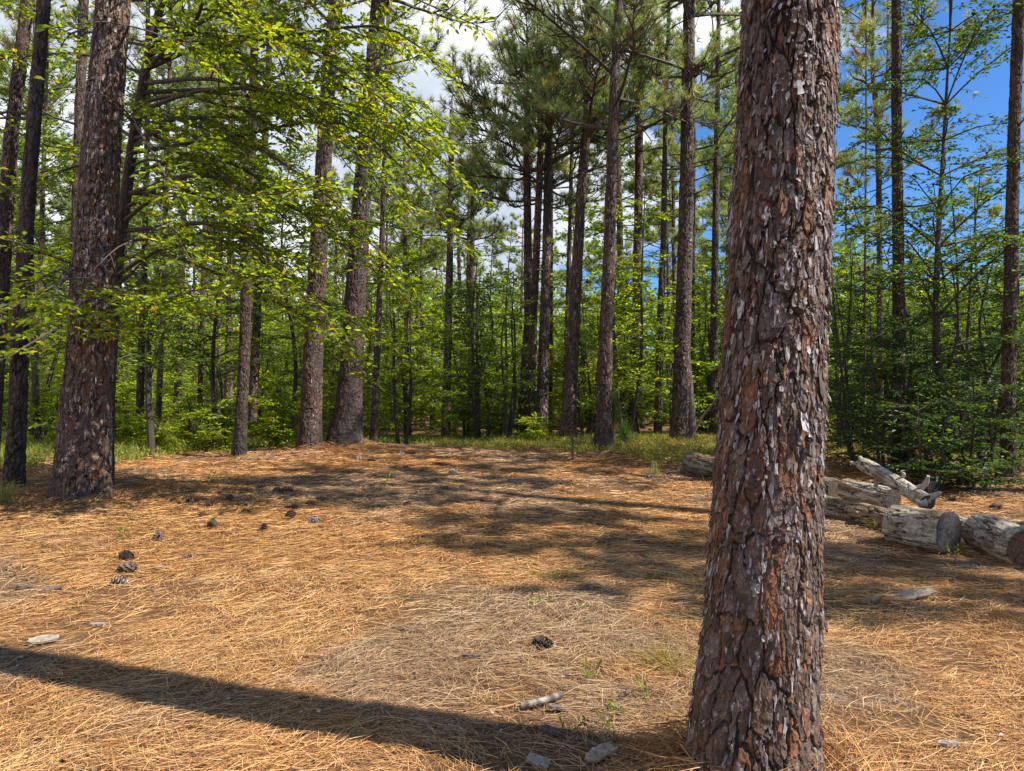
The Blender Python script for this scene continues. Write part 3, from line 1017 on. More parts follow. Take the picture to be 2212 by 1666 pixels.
bush_tree('broadleaf_tree', 'broadleaf sapling filling the gap between the sunlit pine and the front trunk', 'tree', 1513, 23.0, 6.2, 1.2, MIDG, .10, 36, 56, .2, 2, .45, .12, .08, six=False)
bush_tree('broadleaf_tree', 'leafy sapling behind the bending centre pine', 'tree', 1268, 21.0, 4.2, 1.0, MIDG, .10, 32, 57, .15, 3, .45, .12, .08, six=False)
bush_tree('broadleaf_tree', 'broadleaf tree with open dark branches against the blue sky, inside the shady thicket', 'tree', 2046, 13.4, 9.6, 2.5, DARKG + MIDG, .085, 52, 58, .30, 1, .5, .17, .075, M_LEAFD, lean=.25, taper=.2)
for u, d, H, R, sd, lab in ((330, 14.5, 8.5, 2.0, 151, 'dark broadleaf tree shading the left woods, just right of the thickest left-hand pine'), (470, 17.5, 8.0, 2.0, 152, 'dark broadleaf tree behind the leafy limbs, left of the charred slender pine'), (625, 18.5, 8.0, 1.9, 153, 'broadleaf tree between the charred slender pine and the stout mound pine'), (85, 15.5, 8.5, 2.0, 154, 'dark broadleaf tree filling the gap between the two nearest left-hand pines')):
    bush_tree('broadleaf_tree', lab, 'tree', u, d, H, R, MIDG + DARKG, .10, 50, sd, .28, 1, .5, .14, .075, six=False, taper=.3)
# shrubs of the shady thicket on the right
TH = [(1850, 14.6, 4.6, 1.2, 61, 'dark glossy holly right beside the front trunk, left end of the shady thicket'),
      (1905, 13.2, 3.2, 1.1, 62, 'dark holly bush in front of the thick thicket pine'),
      (1985, 13.0, 4.4, 1.3, 63, 'dark holly in the middle of the shady thicket, right of its thick pine'),
      (2110, 12.8, 4.8, 1.3, 64, 'tall dark holly between the thicket tree and the flared right-edge pine'),
      (2225, 13.6, 4.8, 1.4, 65, 'dark holly cut off by the right edge, behind the flared pine'),
      (2010, 11.2, 1.5, .85, 66, 'low holly shrub with sunlit leaf sprays, above the leaning broken limb'),
      (2105, 11.4, 1.9, .85, 67, 'low holly shrub with sunlit leaf sprays at the foot of the flared pine'),
      (1820, 17.0, 5.6, 1.3, 68, 'mid green sapling far back between the front trunk and the thicket'),
      (2060, 16.5, 6.4, 1.6, 69, 'tall leafy tree at the back of the shady thicket')]
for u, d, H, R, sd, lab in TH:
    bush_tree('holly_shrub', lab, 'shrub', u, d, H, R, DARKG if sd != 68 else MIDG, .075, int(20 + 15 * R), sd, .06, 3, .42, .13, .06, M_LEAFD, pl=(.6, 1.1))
# low bright bushes at the edge of the left woods
LB = [(92, 15.5, 1.3, .8, 71, 'bright green bush glimpsed between the two nearest left pines'), (408, 17.0, 1.25, .75, 72, 'rounded bright yellow green bush in the left woods'),
      (478, 15.6, .95, .6, 73, 'small bright bush just left of the charred slender pine'), (588, 16.2, 1.2, .8, 74, 'bright leafy bush between the charred pine and the stout mound pine'),
      (262, 17.0, .9, .6, 75, 'low bright bush close to the right side of the thickest left pine'), (350, 15.4, .7, .6, 76, 'low yellow green bush at the foot of the thin brown pine'),
      (1150, 18.2, .7, .5, 77, 'small green bush at the foot of the three crowding pines')]
for u, d, H, R, sd, lab in LB:
    bush_tree('bush', lab, 'bush', u, d, H, R, BRIGHT, .085, 26, sd, .1, 5, .30, .09, .06)

# ------------------------------------------------------------------ woods further back: a few kinds, each copied tree by tree
protoS = []
SUNNY = [tuple(np.array(c) * 1.2) for c in MIDG] + BRIGHT
r = np.random.default_rng(5)
for k, (H, R, pal, nb) in enumerate(((6.5, 1.5, SUNNY, 40), (8.0, 1.8, SUNNY, 46), (5.0, 1.5, BRIGHT + SUNNY, 34), (7.2, 1.5, MIDG + SUNNY, 40), (3.4, 1.4, BRIGHT, 26), (6.8, 1.6, DARKG + MIDG, 46), (4.6, 1.5, DARKG, 38))):
    protoS.append(bush_tree('broadleaf_tree', 'leafy sapling', 'tree', 0, 0, H, R, pal, .15, nb, 500 + k, .08, 2, .6, .17, .13, six=False, base=np.array([0, 0, 0.0])))
protoP = []
for k, (H, hc, sp, nb) in enumerate(((16, 8.5, 2.8, 22), (18, 9.5, 3.0, 24), (14, 6.5, 2.4, 22), (17, 7.5, 2.8, 26))):
    r = np.random.default_rng(600 + k)
    o = thing('pine_tree', 'far pine', 'tree')
    lean = r.normal(size=2) * .25
    path, rad = path_of(np.array([[0, 0, 0], [lean[0], lean[1], 5.0], [lean[0] * 2.4, lean[1] * 2.2, 10.0]]), np.array([.17, .13, .10]), H)
    mb = MB()
    trunk(mb, path, rad, np.arange(-.3, H, .06), 30, 90 + k * 7.0, 1.6, 1, .1, .02, 1.4)
    mbn = MB()
    pine_crown(mb, mbn, path, rad, hc, H, sp, nb, r, .034, 22, .32, 1.0, .05)
    mb.build('trunk', M_BARK, o)
    mbn.build('crown', M_NEEDLE, o)
    protoP.append(o)


def zone(u):
    return 0 if u < 640 else (1 if u < 1580 else 2)


ZS = ['leafy sapling crowded in the woods behind the left-hand pines', 'leafy sapling crowded in the green woods behind the centre pines', 'leafy sapling crowded in the woods behind the shady right thicket']
ZP = ['far pine deep in the woods behind the left-hand pines', 'far pine deep in the woods behind the centre pines', 'far pine deep in the woods behind the shady right thicket']
r = np.random.default_rng(77)
used = []
first = set()


def scatter(protos, n, d0, d1, labs, grp, mind, sc=(.8, 1.2), pw=1.0, dens=(1, 1, 1)):
    c = 0
    tries = 0
    while c < n and tries < 6000:
        tries += 1
        d = d0 + (d1 - d0) * r.random() ** pw
        u = r.uniform(-120, 2330)
        if r.random() > dens[zone(u)]:
            continue
        if protos is protoP and 1010 < u < 1215 and d < 52:
            continue
        x = (u - CX) / F * d
        if any((x - a) ** 2 + (d - b) ** 2 < mind ** 2 for a, b in used):
            continue
        used.append((x, d))
        z = zone(u)
        k = r.integers(0, len(protos))
        if protos is protoS:
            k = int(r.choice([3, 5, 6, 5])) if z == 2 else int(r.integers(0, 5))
        loc = (x, d, gz(x, d)[0])
        s, rz = r.uniform(*sc), r.uniform(0, 2 * pi)
        if protos[k].name not in first:
            first.add(protos[k].name)
            protos[k].location = loc
            protos[k].scale = (s, s, s)
            protos[k].rotation_euler = (0, 0, rz)
            tag(protos[k], labs[z], None, grp[z])
        else:
            dup(protos[k], loc, rz, s, labs[z], grp[z])
        c += 1


scatter(protoS, 235, 21, 62, ZS, ['saplings in the left woods', 'saplings in the centre woods', 'saplings in the right woods'], 0.95, (.65, 1.15), 1.0)
scatter(protoP, 80, 25, 75, ZP, ['far pines in the left woods', 'far pines in the centre woods', 'far pines in the right woods'], 1.2, (.75, 1.1), .9, (1, .5, .3))

# far-off wood beyond them, one mass
r = np.random.default_rng(78)
mb = MB()
nl = 170000
dd = r.uniform(66, 95, nl)
uu = r.uniform(-300, 2500, nl)
xx = (uu - CX) / F * dd
top = 9.5 + 6 * fbm(xx * .16, dd * .16, 4, 3)
hh = r.random(nl) ** .9 * top
keep = fbm(xx * .35 + 7, hh * .5 + dd * .3, 6, 3) > .34
pos = np.stack([xx, dd, hh + .3], -1)[keep]
leaves4(mb, pos, r.normal(size=pos.shape), UP + r.normal(size=pos.shape) * .6, r.uniform(.3, .6, len(pos)), r.uniform(.2, .4, len(pos)), pick(r, SUNNY, len(pos), .2))
tag(mb.build('far_wood', M_LEAF), kind='stuff')

# ------------------------------------------------------------------ logs
def log(label, p0, p1, r0, r1, seed, pal, ends=(True, True), n=150, rows=200, knots=0, bend=.012, crack=1.0, face=(.07, .05, .04), name='log', stubs=()):
    r = np.random.default_rng(seed)
    p0, p1 = np.asarray(p0), np.asarray(p1)
    base = np.array([*(p0[:2] + p1[:2]) / 2, 0])
    base[2] = gz(base[0], base[1])[0]
    o = thing(name, label, 'log', base)
    L = np.linalg.norm(p1 - p0)
    m1 = p0 + (p1 - p0) * .35 + r.normal(size=3) * bend * L * .5
    m2 = p0 + (p1 - p0) * .7 + r.normal(size=3) * bend * L * .5
    pts = catmull([p0 - base, m1 - base, m2 - base, p1 - base], rows)
    t = nrm(np.gradient(pts, axis=0))
    a = nrm(np.cross(UP, t))
    b = np.cross(t, a)
    th = np.linspace(0, 2 * pi, n, endpoint=False)
    S, Tt = np.meshgrid(np.linspace(0, L, rows), th, indexing='ij')
    R = np.linspace(r0, r1, rows)[:, None] * (1 + .05 * (fbm(np.cos(Tt) * 1.2 + seed, S * 2.2 + np.sin(Tt), seed, 3) - .5) * 2)
    arc = Tt * (r0 + r1) / 2
    fib = fbm(arc * 60, S * 3.0 + fbm(arc * 12, S * 6, seed + 1, 2) * 1.0, seed + 2, 4)
    wv = (fbm(arc * 18, S * 7, seed + 4, 3) - .5) * .5
    c1 = np.abs(fbm(arc * 13 + wv, S * 1.9, seed + 5, 4) - .5)
    c2 = np.abs(fbm(arc * 34 + wv, S * 3.6, seed + 15, 3) - .5)
    ck = np.maximum(1 - sstep(.006, .035, c1), .7 * (1 - sstep(.004, .04, c2)))
    cross = (1 - sstep(.004, .03, np.abs(fbm(arc * 6, S * 13 + wv, seed + 6, 3) - .5))) * sstep(.5, .62, fbm(arc * 9, S * 4, seed + 7, 2))
    plate, rp, qp, dxp, dyp = voro((arc + wv * .02) / .045, (S + wv * .05) / .20, seed + 8)
    R = R + .008 * (fib - .5) - .013 * ck * crack - .010 * cross * crack + .012 * (rp - .5) * crack - .006 * dyp * crack
    v = pts[:, None] + R[..., None] * (np.cos(Tt)[..., None] * a[:, None] + np.sin(Tt)[..., None] * b[:, None])
    # broken, uneven ends
    c = np.array(pal)[(rp * (len(pal) - .001)).astype(int)] * (.6 + .75 * fib[..., None])
    br = sstep(.50, .62, fbm(arc * 3.5, S * 2.2, seed + 17, 4))[..., None]
    c = c * (1 - br * .75) + np.array([.20, .125, .065]) * br * .75
    c = c * (1 - .85 * np.clip(ck + cross * .8, 0, 1))[..., None]
    i = np.arange(rows - 1)[:, None] * n
    jj = np.arange(n)[None]
    j2 = (jj + 1) % n
    mb = MB()
    mb.add(v.reshape(-1, 3), np.stack([i + jj, i + j2, i + n + j2, i + n + jj], -1).reshape(-1, 4), c.reshape(-1, 3))
    for (f, az, el, l, rr_) in stubs:
        k = int(f * (rows - 1))
        d = nrm(a[k] * cos(az) + b[k] * sin(az) + t[k] * el)
        s0 = pts[k] + d * R[k].mean() * .5
        q = catmull([s0, s0 + d * l * .6, s0 + d * l + r.normal(size=3) * l * .2], 8)
        tube(mb, q, np.linspace(rr_, rr_ * .35, 8) * (1 + .15 * r.normal(size=8)), 9, np.array(pal[0]) * .8, cap=True)
    mb.build('stem', M_WOOD, o, True)
    for e, on in zip((0, rows - 1), ends):
        if not on:
            continue
        m2_ = MB()
        rings = 22
        ctr = pts[e]
        sgn = -1 if e == 0 else 1
        vs, cs = [], []
        for k in range(rings + 1):
            f = 1 - k / rings
            off = t[e] * sgn * (.003 + .010 * (fbm(np.cos(th) * 3 * f + 5, np.sin(th) * 3 * f + seed, seed + 3, 3) - .3) * (f < 1))[:, None]
            vs.append(ctr + (v[e] - ctr) * f * .995 + off)
            g = (.45 + 1.1 * (k % 2) * hsh(np.full(n, k), np.zeros(n), seed) + .35) * (.6 + .8 * fbm(np.cos(th) * 5 * f + 3, np.sin(th) * 5 * f, seed + k * .1, 3))
            g = g * (1 - .75 * (np.abs(np.sin(th * 2.5 + seed + .4 * np.sin(5 * f))) < .07) * (f < .9) - .6 * (np.abs(np.sin(th * 3.5 + seed * 2)) < .05) * (f > .45))
            cs.append(np.array(face)[None] * g[:, None])
        vs, cs = np.concatenate(vs), np.concatenate(cs)
        i2 = np.arange(rings)[:, None] * n
        m2_.add(vs, np.stack([i2 + jj, i2 + j2, i2 + n + j2, i2 + n + jj], -1).reshape(-1, 4), cs)
        m2_.build('cut_face', M_WOOD, o, True)
    return o


GREYW = [(.36, .31, .245), (.42, .375, .30), (.30, .25, .19), (.22, .165, .115), (.38, .33, .26)]
PALEW = [(.40, .36, .30), (.46, .42, .35), (.36, .315, .26)]
MOSSW = [(.16, .15, .12), (.22, .20, .17), (.11, .105, .08), (.26, .24, .205)]
log('short thick weathered log with a dark cut face, front of the log pile', P(1930, 1131, 7.62), P(2050, 1150, 7.13), .195, .205, 81, GREYW, face=(.055, .048, .050))
log('thick cracked log running out of view at the right edge, beside the log pile', P(2117, 1150, 7.35), P(2222, 1188, 6.6), .185, .19, 82, GREYW, face=(.11, .065, .04))
log('long split log lying behind the short thick log, reaching toward the front trunk', P(1735, 1078, 9.75), P(1960, 1137, 8.05), .12, .125, 83, GREYW + PALEW, rows=320, stubs=((.45, 2.6, 0, .10, .025), (.6, 2.9, .1, .09, .025)))
log('thin pale log seen behind and right of the short thick log', P(1985, 1108, 8.9), P(2150, 1152, 7.75), .085, .085, 84, PALEW)
log('grey log with a sawn dark end lying under the leaning broken limb', P(1826, 1056, 10.1), P(1929, 1080, 9.4), .145, .145, 85, GREYW + PALEW, face=(.075, .058, .05))
log('mossy dark log lying behind the front trunk, rounded end showing on its left side', P(1492, 1000, 13.2), P(1803, 1056, 10.4), .19, .135, 86, MOSSW, rows=320, face=(.10, .075, .05))
log('pale broken limb leaning across the log pile with torn branch stubs', P(1866, 1004, 9.3), P(2004, 1086, 7.95), .088, .082, 87, PALEW, name='broken_limb', crack=.5, bend=.02, rows=240,
    stubs=((.22, 4.6, .2, .20, .035), (.50, 1.3, .5, .16, .035), (.72, 1.0, .6, .22, .05), (.95, .9, .6, .12, .05), (.97, 3.2, .5, .10, .05), (.01, 1.6, -1.8, .13, .045), (.01, 3.4, -2.2, .10, .05), (.01, 0, -2.0, .11, .04)))

# thin dead stem leaning beside the sunlit pine
db = at_ground(1487, 17.6)
mb = MB()
tube(mb, catmull([(0, 0, -.05), P(1512, 908, 17.6) - db, P(1550, 858, 17.6) - db, P(1575, 800, 17.6) - db], 14), np.linspace(.045, .012, 14), 7, (.16, .125, .095))
tag(mb.build('dead_stem', M_WOOD, loc=db), 'thin dead stem leaning right from the foot of the stout sunlit pine', 'dead stem')

# small stump beside the thicket
sp_, sd_ = G(2010, 1058)
st_ = thing('stump', 'small low grey stump on the litter behind the log pile', 'stump', sp_)
mb = MB()
tube(mb, [(0, 0, -.05), (0, 0, .05), (.01, 0, .13), (.01, 0, .14)], [.16, .15, .14, .12], 18, (.30, .28, .23), cap=True)
mb.build('wood', M_WOOD, st_)

# timber shelter far behind the centre pines
tb = at_ground(1222, 36)
sh = thing('timber_shelter', 'brown timber shelter with a slatted side, glimpsed far between the centre pines', 'shelter', tb)
mb = MB()


def box(mb, x0, x1, y0, y1, z0, z1, c):
    v = [(x, y, z) for z in (z0, z1) for y in (y0, y1) for x in (x0, x1)]
    mb.add(v, [(0, 1, 3, 2), (4, 6, 7, 5), (0, 4, 5, 1), (2, 3, 7, 6), (0, 2, 6, 4), (1, 5, 7, 3)], c)


for k in range(9):
    box(mb, -1.3, 1.5, -.02, .03, .12 + k * .24, .30 + k * .24, np.array([.30, .13, .055]) * (.8 + .05 * (k % 5)))
mb.build('wall', M_WOOD, sh)
for x in (-1.35, .1, 1.5):
    mb = MB()
    box(mb, x, x + .12, -.12, -.03, -.1, 2.45, (.22, .10, .045))
    mb.build('post', M_WOOD, sh)
mb = MB()
v = [(-1.6, -.4, 2.46), (1.8, -.4, 2.46), (1.8, 1.6, 3.1), (-1.6, 1.6, 3.1), (-1.6, -.4, 2.56), (1.8, -.4, 2.56), (1.8, 1.6, 3.2), (-1.6, 1.6, 3.2)]
mb.add(v, [(0, 3, 2, 1), (4, 5, 6, 7), (0, 1, 5, 4), (1, 2, 6, 5), (2, 3, 7, 6), (3, 0, 4, 7)], (.16, .08, .045))
mb.build('roof', M_WOOD, sh)

# ------------------------------------------------------------------ young longleaf seedlings in the grass, and one fan-topped object
def seedling_pine(label, u, d, H, seed, skirt=True, L=.34, nn=500):
    r = np.random.default_rng(seed)
    base = at_ground(u, d)
    o = thing('pine_seedling', label, 'seedling', base)
    mb = MB()
    tube(mb, [(0, 0, -.05), (0, 0, H * .5), (.01, 0, H)], [.03, .025, .02], 8, (.13, .08, .05))
    mb.build('stem', M_BARK, o)
    mb = MB()
    f = r.random(nn)
    pos = np.stack([np.zeros(nn), np.zeros(nn), H * (.55 + .5 * f)], -1)
    az = r.uniform(0, 2 * pi, nn)
    el = r.normal(size=nn) * .5 + f * 1.6 - .3
    d_ = np.stack([np.cos(az) * np.cos(el), np.sin(az) * np.cos(el), np.sin(el)], -1)
    c = pick(r, [(.10, .17, .04), (.13, .20, .05), (.08, .14, .04)], nn, .2)
    needles(mb, pos, d_, L * r.uniform(.7, 1.1, nn), .012, c, r)
    if skirt:
        n2 = nn // 3
        az = r.uniform(0, 2 * pi, n2)
        el = r.uniform(-1.4, -.7, n2)
        d2 = np.stack([np.cos(az) * np.cos(el), np.sin(az) * np.cos(el), np.sin(el)], -1)
        needles(mb, np.stack([np.zeros(n2), np.zeros(n2), H * r.uniform(.5, .65, n2)], -1), d2, L * r.uniform(.6, 1, n2), .012, pick(r, [(.38, .22, .08), (.3, .15, .05)], n2, .2), r)
    mb.build('crown', M_NEEDLE, o)


seedling_pine('young pine seedling with a brown needle skirt, right of the dark footed centre pine', 1325, 17.4, .95, 91)
seedling_pine('low grassy pine seedling under the oak sapling', 1350, 17.0, .25, 92, False, .38, 420)
seedling_pine('tiny dark fan-topped object on a thin stem at the litter edge before the bending pine', 1237, 14.6, .40, 93, False, .14, 120)  # taken for a solar path light; drawn as a stem with needles

# ------------------------------------------------------------------ litter of needles (nobody could count it)
r = np.random.default_rng(21)
mb = MB()
LITPAL = [(.58, .36, .155), (.50, .28, .105), (.68, .46, .215), (.42, .22, .085), (.32, .15, .06), (.62, .40, .175), (.19, .085, .04), (.56, .42, .25)]
tot = 0
for y0, y1, wmul, cover in ((2.2, 3.6, 1, 2.0), (3.6, 5.2, 1, 2.0), (5.2, 7.5, 1, 1.9), (7.5, 10.5, 1, 1.7), (10.5, 14, 1, 1.4), (14, 19, 1, .9)):
    ym = (y0 + y1) / 2
    w = max(.0024, ym / 739 * .40)
    Lm = .19
    area = (y1 - y0) * (1.46 * ym + 1.4)
    n = int(area * cover / (w * Lm))
    y = r.uniform(y0, y1, n)
    x = r.uniform(-1, 1, n) * (.73 * y + .7)
    # thinner over sandy places
    sandm = fbm(x * 1.1 + 3, y * 1.1, 17, 3)
    keep = r.random(n) < 1 - .75 * sstep(.60, .72, sandm)
    # no litter inside the grass strips
    x, y = x[keep], y[keep]
    n = len(x)
    ang = (fbm(x * .8, y * .8, 31, 3) - .5) * 7 + (fbm(x * 4, y * 4, 33, 2) - .5) * 2.5 + r.normal(size=n) * .75
    L = Lm * r.uniform(.5, 1.45, n)
    bend = r.normal(size=n) * .22
    roll = r.normal(size=n) * .5
    z0 = gz(x, y) + r.random(n) ** 1.5 * .028 + .002
    tilt = r.normal(size=n) * .09
    cs, sn = np.cos(ang), np.sin(ang)
    v = np.zeros((n, 3, 2, 3))
    for k, tt in enumerate((-.5, 0, .5)):
        off = bend * L * (tt * tt - .12) * 2
        px_ = x + cs * L * tt - sn * off
        py_ = y + sn * L * tt + cs * off
        pz_ = z0 + np.sin(tilt) * L * tt + (np.abs(tt) > .1) * -.003
        wk = w * (1.0 if k == 1 else .65) * .5
        for s, sg in enumerate((-1, 1)):
            v[:, k, s, 0] = px_ - sn * wk * sg * np.cos(roll)
            v[:, k, s, 1] = py_ + cs * wk * sg * np.cos(roll)
            v[:, k, s, 2] = pz_ + wk * sg * np.sin(roll)
    f = (np.arange(n)[:, None, None] * 6 + np.array([[0, 2, 3, 1], [2, 4, 5, 3]])[None]).reshape(-1, 4)
    tint = fbm(x * .5, y * .5, 41, 3)[:, None]
    c = pick(r, LITPAL, n, .22) * (1 - .25 * sstep(.45, .65, tint) * np.array([0, .25, .5]))
    far = np.clip((y - 8) / 7, 0, 1)[:, None]
    grey = sstep(.50, .66, fbm(x * .7 + 9, y * .7, 43, 3))[:, None] * .55
    c = c * (1 - grey) + c.mean(1, keepdims=True) * np.array([1.0, .86, .70]) * grey * .9
    c = c * np.array([.98, .90, .80]) * (1 - far * np.array([0.0, .08, .12]))
    mb.add(v.reshape(-1, 3), f, np.repeat(c, 6, 0))
    tot += n
# heaps of needles round the feet of the near pines
for hx, hy, hr, n, wn, hh in ((mbase[0], mbase[1], .30, 5200, .0035, .16), (lbase[0], lbase[1], .40, 2200, .006, .10),
                             (*at_ground(668, 15.0)[:2], .28, 900, .009, .10), (*at_ground(744, 15.4)[:2], .42, 1200, .009, .12), (*at_ground(516, 14.2)[:2], .18, 700, .009, .06)):
    a = r.uniform(0, 2 * pi, n)
    rd = hr + np.abs(r.normal(size=n)) * .20
    px0 = hx + np.cos(a) * rd
    py0 = hy + np.sin(a) * rd
    ta = a + pi / 2 + r.normal(size=n) * .8
    dv = np.stack([np.cos(ta), np.sin(ta), r.uniform(-.3, .45, n)], -1)
    pos = np.stack([px0, py0, gz(px0, py0) + np.clip(hh - (rd - hr) * .5, 0, hh) * r.random(n) + .008], -1)
    needles(mb, pos, nrm(dv), r.uniform(.10, .26, n), wn, pick(r, LITPAL, n, .2) * np.array([.9, .8, .7]), r)
# crumbs of bark and broken leaf among the needles
n = 3800
y = 2.3 + 12 * r.random(n) ** 1.3
x = r.uniform(-1, 1, n) * (.73 * y + .7)
pos = np.stack([x, y, gz(x, y) + .012 + .02 * r.random(n)], -1)
leaves4(mb, pos, r.normal(size=(n, 3)) * [1, 1, .12], UP + r.normal(size=(n, 3)) * .3, r.uniform(.008, .035, n), r.uniform(.006, .022, n), pick(r, [(.40, .35, .30), (.20, .13, .09), (.10, .06, .045), (.30, .2, .12), (.34, .27, .19)], n, .2))
print('litter needles', tot)
tag(mb.build('pine_needle_litter', M_DRY), kind='stuff')

# ------------------------------------------------------------------ grass and ground cover
r = np.random.default_rng(22)
mb = MB()


def cover(n, u0, u1, d0, d1, edge, pal, hmax, size, yellow=.1):
    u = r.uniform(u0, u1, n)
    d = d0 + (d1 - d0) * r.random(n)
    x = (u - CX) / F * d
    k = edge(u, d) + (fbm(x * 1.3, d * 1.3, 51, 3) - .5) * 2.4 > 0
    k &= fbm(x * 2.1, d * 2.1, 57, 3) > r.uniform(.25, .62, n)
    x, d = x[k], d[k]
    n = len(x)
    z = gz(x, d) + r.random(n) * hmax * (.4 + fbm(x * .9, d * .9, 53, 2))
    pos = np.stack([x, d, z], -1)
    c = pick(r, pal, n, .2)
    leaves4(mb, pos, r.normal(size=(n, 3)) * [1, 1, .5], UP + r.normal(size=(n, 3)) * .6, size * r.uniform(.6, 1.3, n), size * .5 * r.uniform(.6, 1.3, n), c)
    # blades
    nb = n // 2
    i = r.integers(0, n, nb)
    b0 = np.stack([x[i], d[i], gz(x[i], d[i])], -1) + r.normal(size=(nb, 3)) * [.05, .05, 0]
    dv = nrm(np.stack([r.normal(size=nb) * .45, r.normal(size=nb) * .45, np.ones(nb)], -1))
    needles(mb, b0, dv, hmax * r.uniform(.7, 2.0, nb), .013, pick(r, pal + [(.36, .30, .10)], nb, .2), r)


COVPAL = [(.22, .23, .05), (.17, .20, .045), (.30, .27, .075), (.13, .17, .04), (.26, .26, .06)]
cover(70000, 930, 1600, 14.4, 26, lambda u, d: d - np.interp(u, [930, 1050, 1200, 1290, 1350, 1450, 1560, 1700], [17.5, 16.5, 15.8, 16.0, 14.4, 14.0, 14.4, 15]), COVPAL, .13, .06)
cover(60000, -100, 660, 11.5, 26, lambda u, d: d - np.interp(u, [-100, 0, 150, 300, 500, 640], [10.8, 11.0, 12.2, 13.6, 15.2, 16.0]), COVPAL + BRIGHT, .16, .06)
cover(26000, 1780, 2330, 13, 26, lambda u, d: d - 15.0, COVPAL, .15, .06)
cover(36000, 600, 1100, 17, 28, lambda u, d: d - 18.5, COVPAL + MIDG, .18, .07)
tag(mb.build('ground_cover', M_GRASS), kind='stuff')


def tuft(label, u, v, n, L, pal, seed, w=.006, sp=.5):
    r = np.random.default_rng(seed)
    p, d = G(u, v)
    m = MB()
    a = r.uniform(0, 2 * pi, n)
    dv = nrm(np.stack([np.cos(a) * sp * r.random(n) * 2, np.sin(a) * sp * r.random(n) * 2, np.ones(n)], -1))
    b0 = r.normal(size=(n, 3)) * [.05, .05, 0]
    l = L * r.uniform(.5, 1.1, n)
    m1 = b0 + dv * l[:, None] * .6
    m2_ = m1 + (dv * [1.5, 1.5, .1]) * l[:, None] * .5
    s = nrm(np.cross(dv, r.normal(size=(n, 3)))) * w * .5
    vv = np.stack([b0 - s, b0 + s, m1 + s * .8, m1 - s * .8, m2_], 1)
    c = np.repeat(pick(r, pal, n, .2), 5, 0)
    m.add(vv.reshape(-1, 3), (np.arange(n)[:, None] * 5 + np.array([[0, 1, 2, 3]])).reshape(-1, 4), c)
    m.add(vv.reshape(-1, 3), (np.arange(n)[:, None] * 5 + np.array([[3, 2, 4]])).reshape(-1, 3), c)
    return tag(m.build('grass_tuft', M_GRASS, loc=p), label, 'grass')


GRS = [(.16, .19, .05), (.22, .22, .07), (.28, .24, .09)]
tuft('soft green grass tuft drooping beside the left side of the front trunk', 1440, 1440, 150, .26, [(.17, .18, .06), (.28, .24, .09), (.34, .25, .11)], 95, .004, 2.2)
tuft('green grass tuft at the left edge of the view', 6, 1090, 120, .45, GRS, 96)
tuft('small pale green grass tuft on the sunlit litter in the middle of the clearing', 1188, 1252, 40, .16, [(.36, .36, .10)], 97, .005, .9)
tuft('thin grass tuft with upright stalks before the mossy log', 1412, 1030, 40, .42, [(.40, .38, .16), (.3, .3, .1)], 98, .008, .25)
tuft('dry grass tuft at the foot of the long split log', 1895, 1145, 60, .22, [(.36, .30, .12), (.2, .2, .07)], 99, .006, .8)

# ------------------------------------------------------------------ pine cones
def cone_proto(seed, open_=1.0, pal=((.14, .085, .06), (.10, .065, .05))):
    r = np.random.default_rng(seed)
    mbc, mbs = MB(), MB()
    Lc = .15
    tube(mbc, [(-Lc / 2, 0, 0), (-.02, 0, 0), (.03, 0, 0), (Lc / 2, 0, 0)], [.012, .022, .018, .005], 8, (.06, .04, .03))
    n = 64
    k = np.arange(n)
    t = k / n
    az = k * 2.39996
    x = -Lc / 2 + t * Lc
    rr = (.052 * np.sin(np.clip(t * .85 + .15, 0, 1) * pi) ** .7 + .006) * open_
    rad = np.stack([np.zeros(n), np.cos(az), np.sin(az)], -1)
    axd = np.array([1.0, 0, 0])
    d = nrm(rad * 1.0 + axd * (.05 + .9 * t[:, None]))
    tan = np.cross(axd, rad)
    p0 = x[:, None] * axd + rad * .01
    w = .013 + .007 * np.sin(t * pi)
    e = p0 + d * rr[:, None]
    nn_ = nrm(np.cross(d, tan))
    v = np.stack([p0 - tan * .004, p0 + tan * .004, e + tan * w[:, None], e + d * .006 + nn_ * .004, e - tan * w[:, None], e + nn_ * -.005], 1)
    f = (k[:, None, None] * 6 + np.array([[0, 1, 2, 5], [0, 5, 4, 0]])[None])
    f4 = (k[:, None] * 6 + np.array([[0, 1, 2, 4]])).reshape(-1, 4)
    f3 = (k[:, None, None] * 6 + np.array([[4, 2, 3], [4, 5, 2]])[None]).reshape(-1, 3)
    c = pick(r, pal, n, .3)
    cc = np.repeat(c, 6, 0).reshape(n, 6, 3)
    cc[:, 2:5] *= 1.5
    mbs.add(v.reshape(-1, 3), f4, cc.reshape(-1, 3))
    mbs.add(v.reshape(-1, 3), f3, cc.reshape(-1, 3))
    o = thing('pine_cone', 'pine cone', 'pine cone', (0, 0, 0), 'pine cones on the litter')
    mbc.build('core', M_CONE, o)
    mbs.build('scale_spiral', M_CONE, o)
    return o


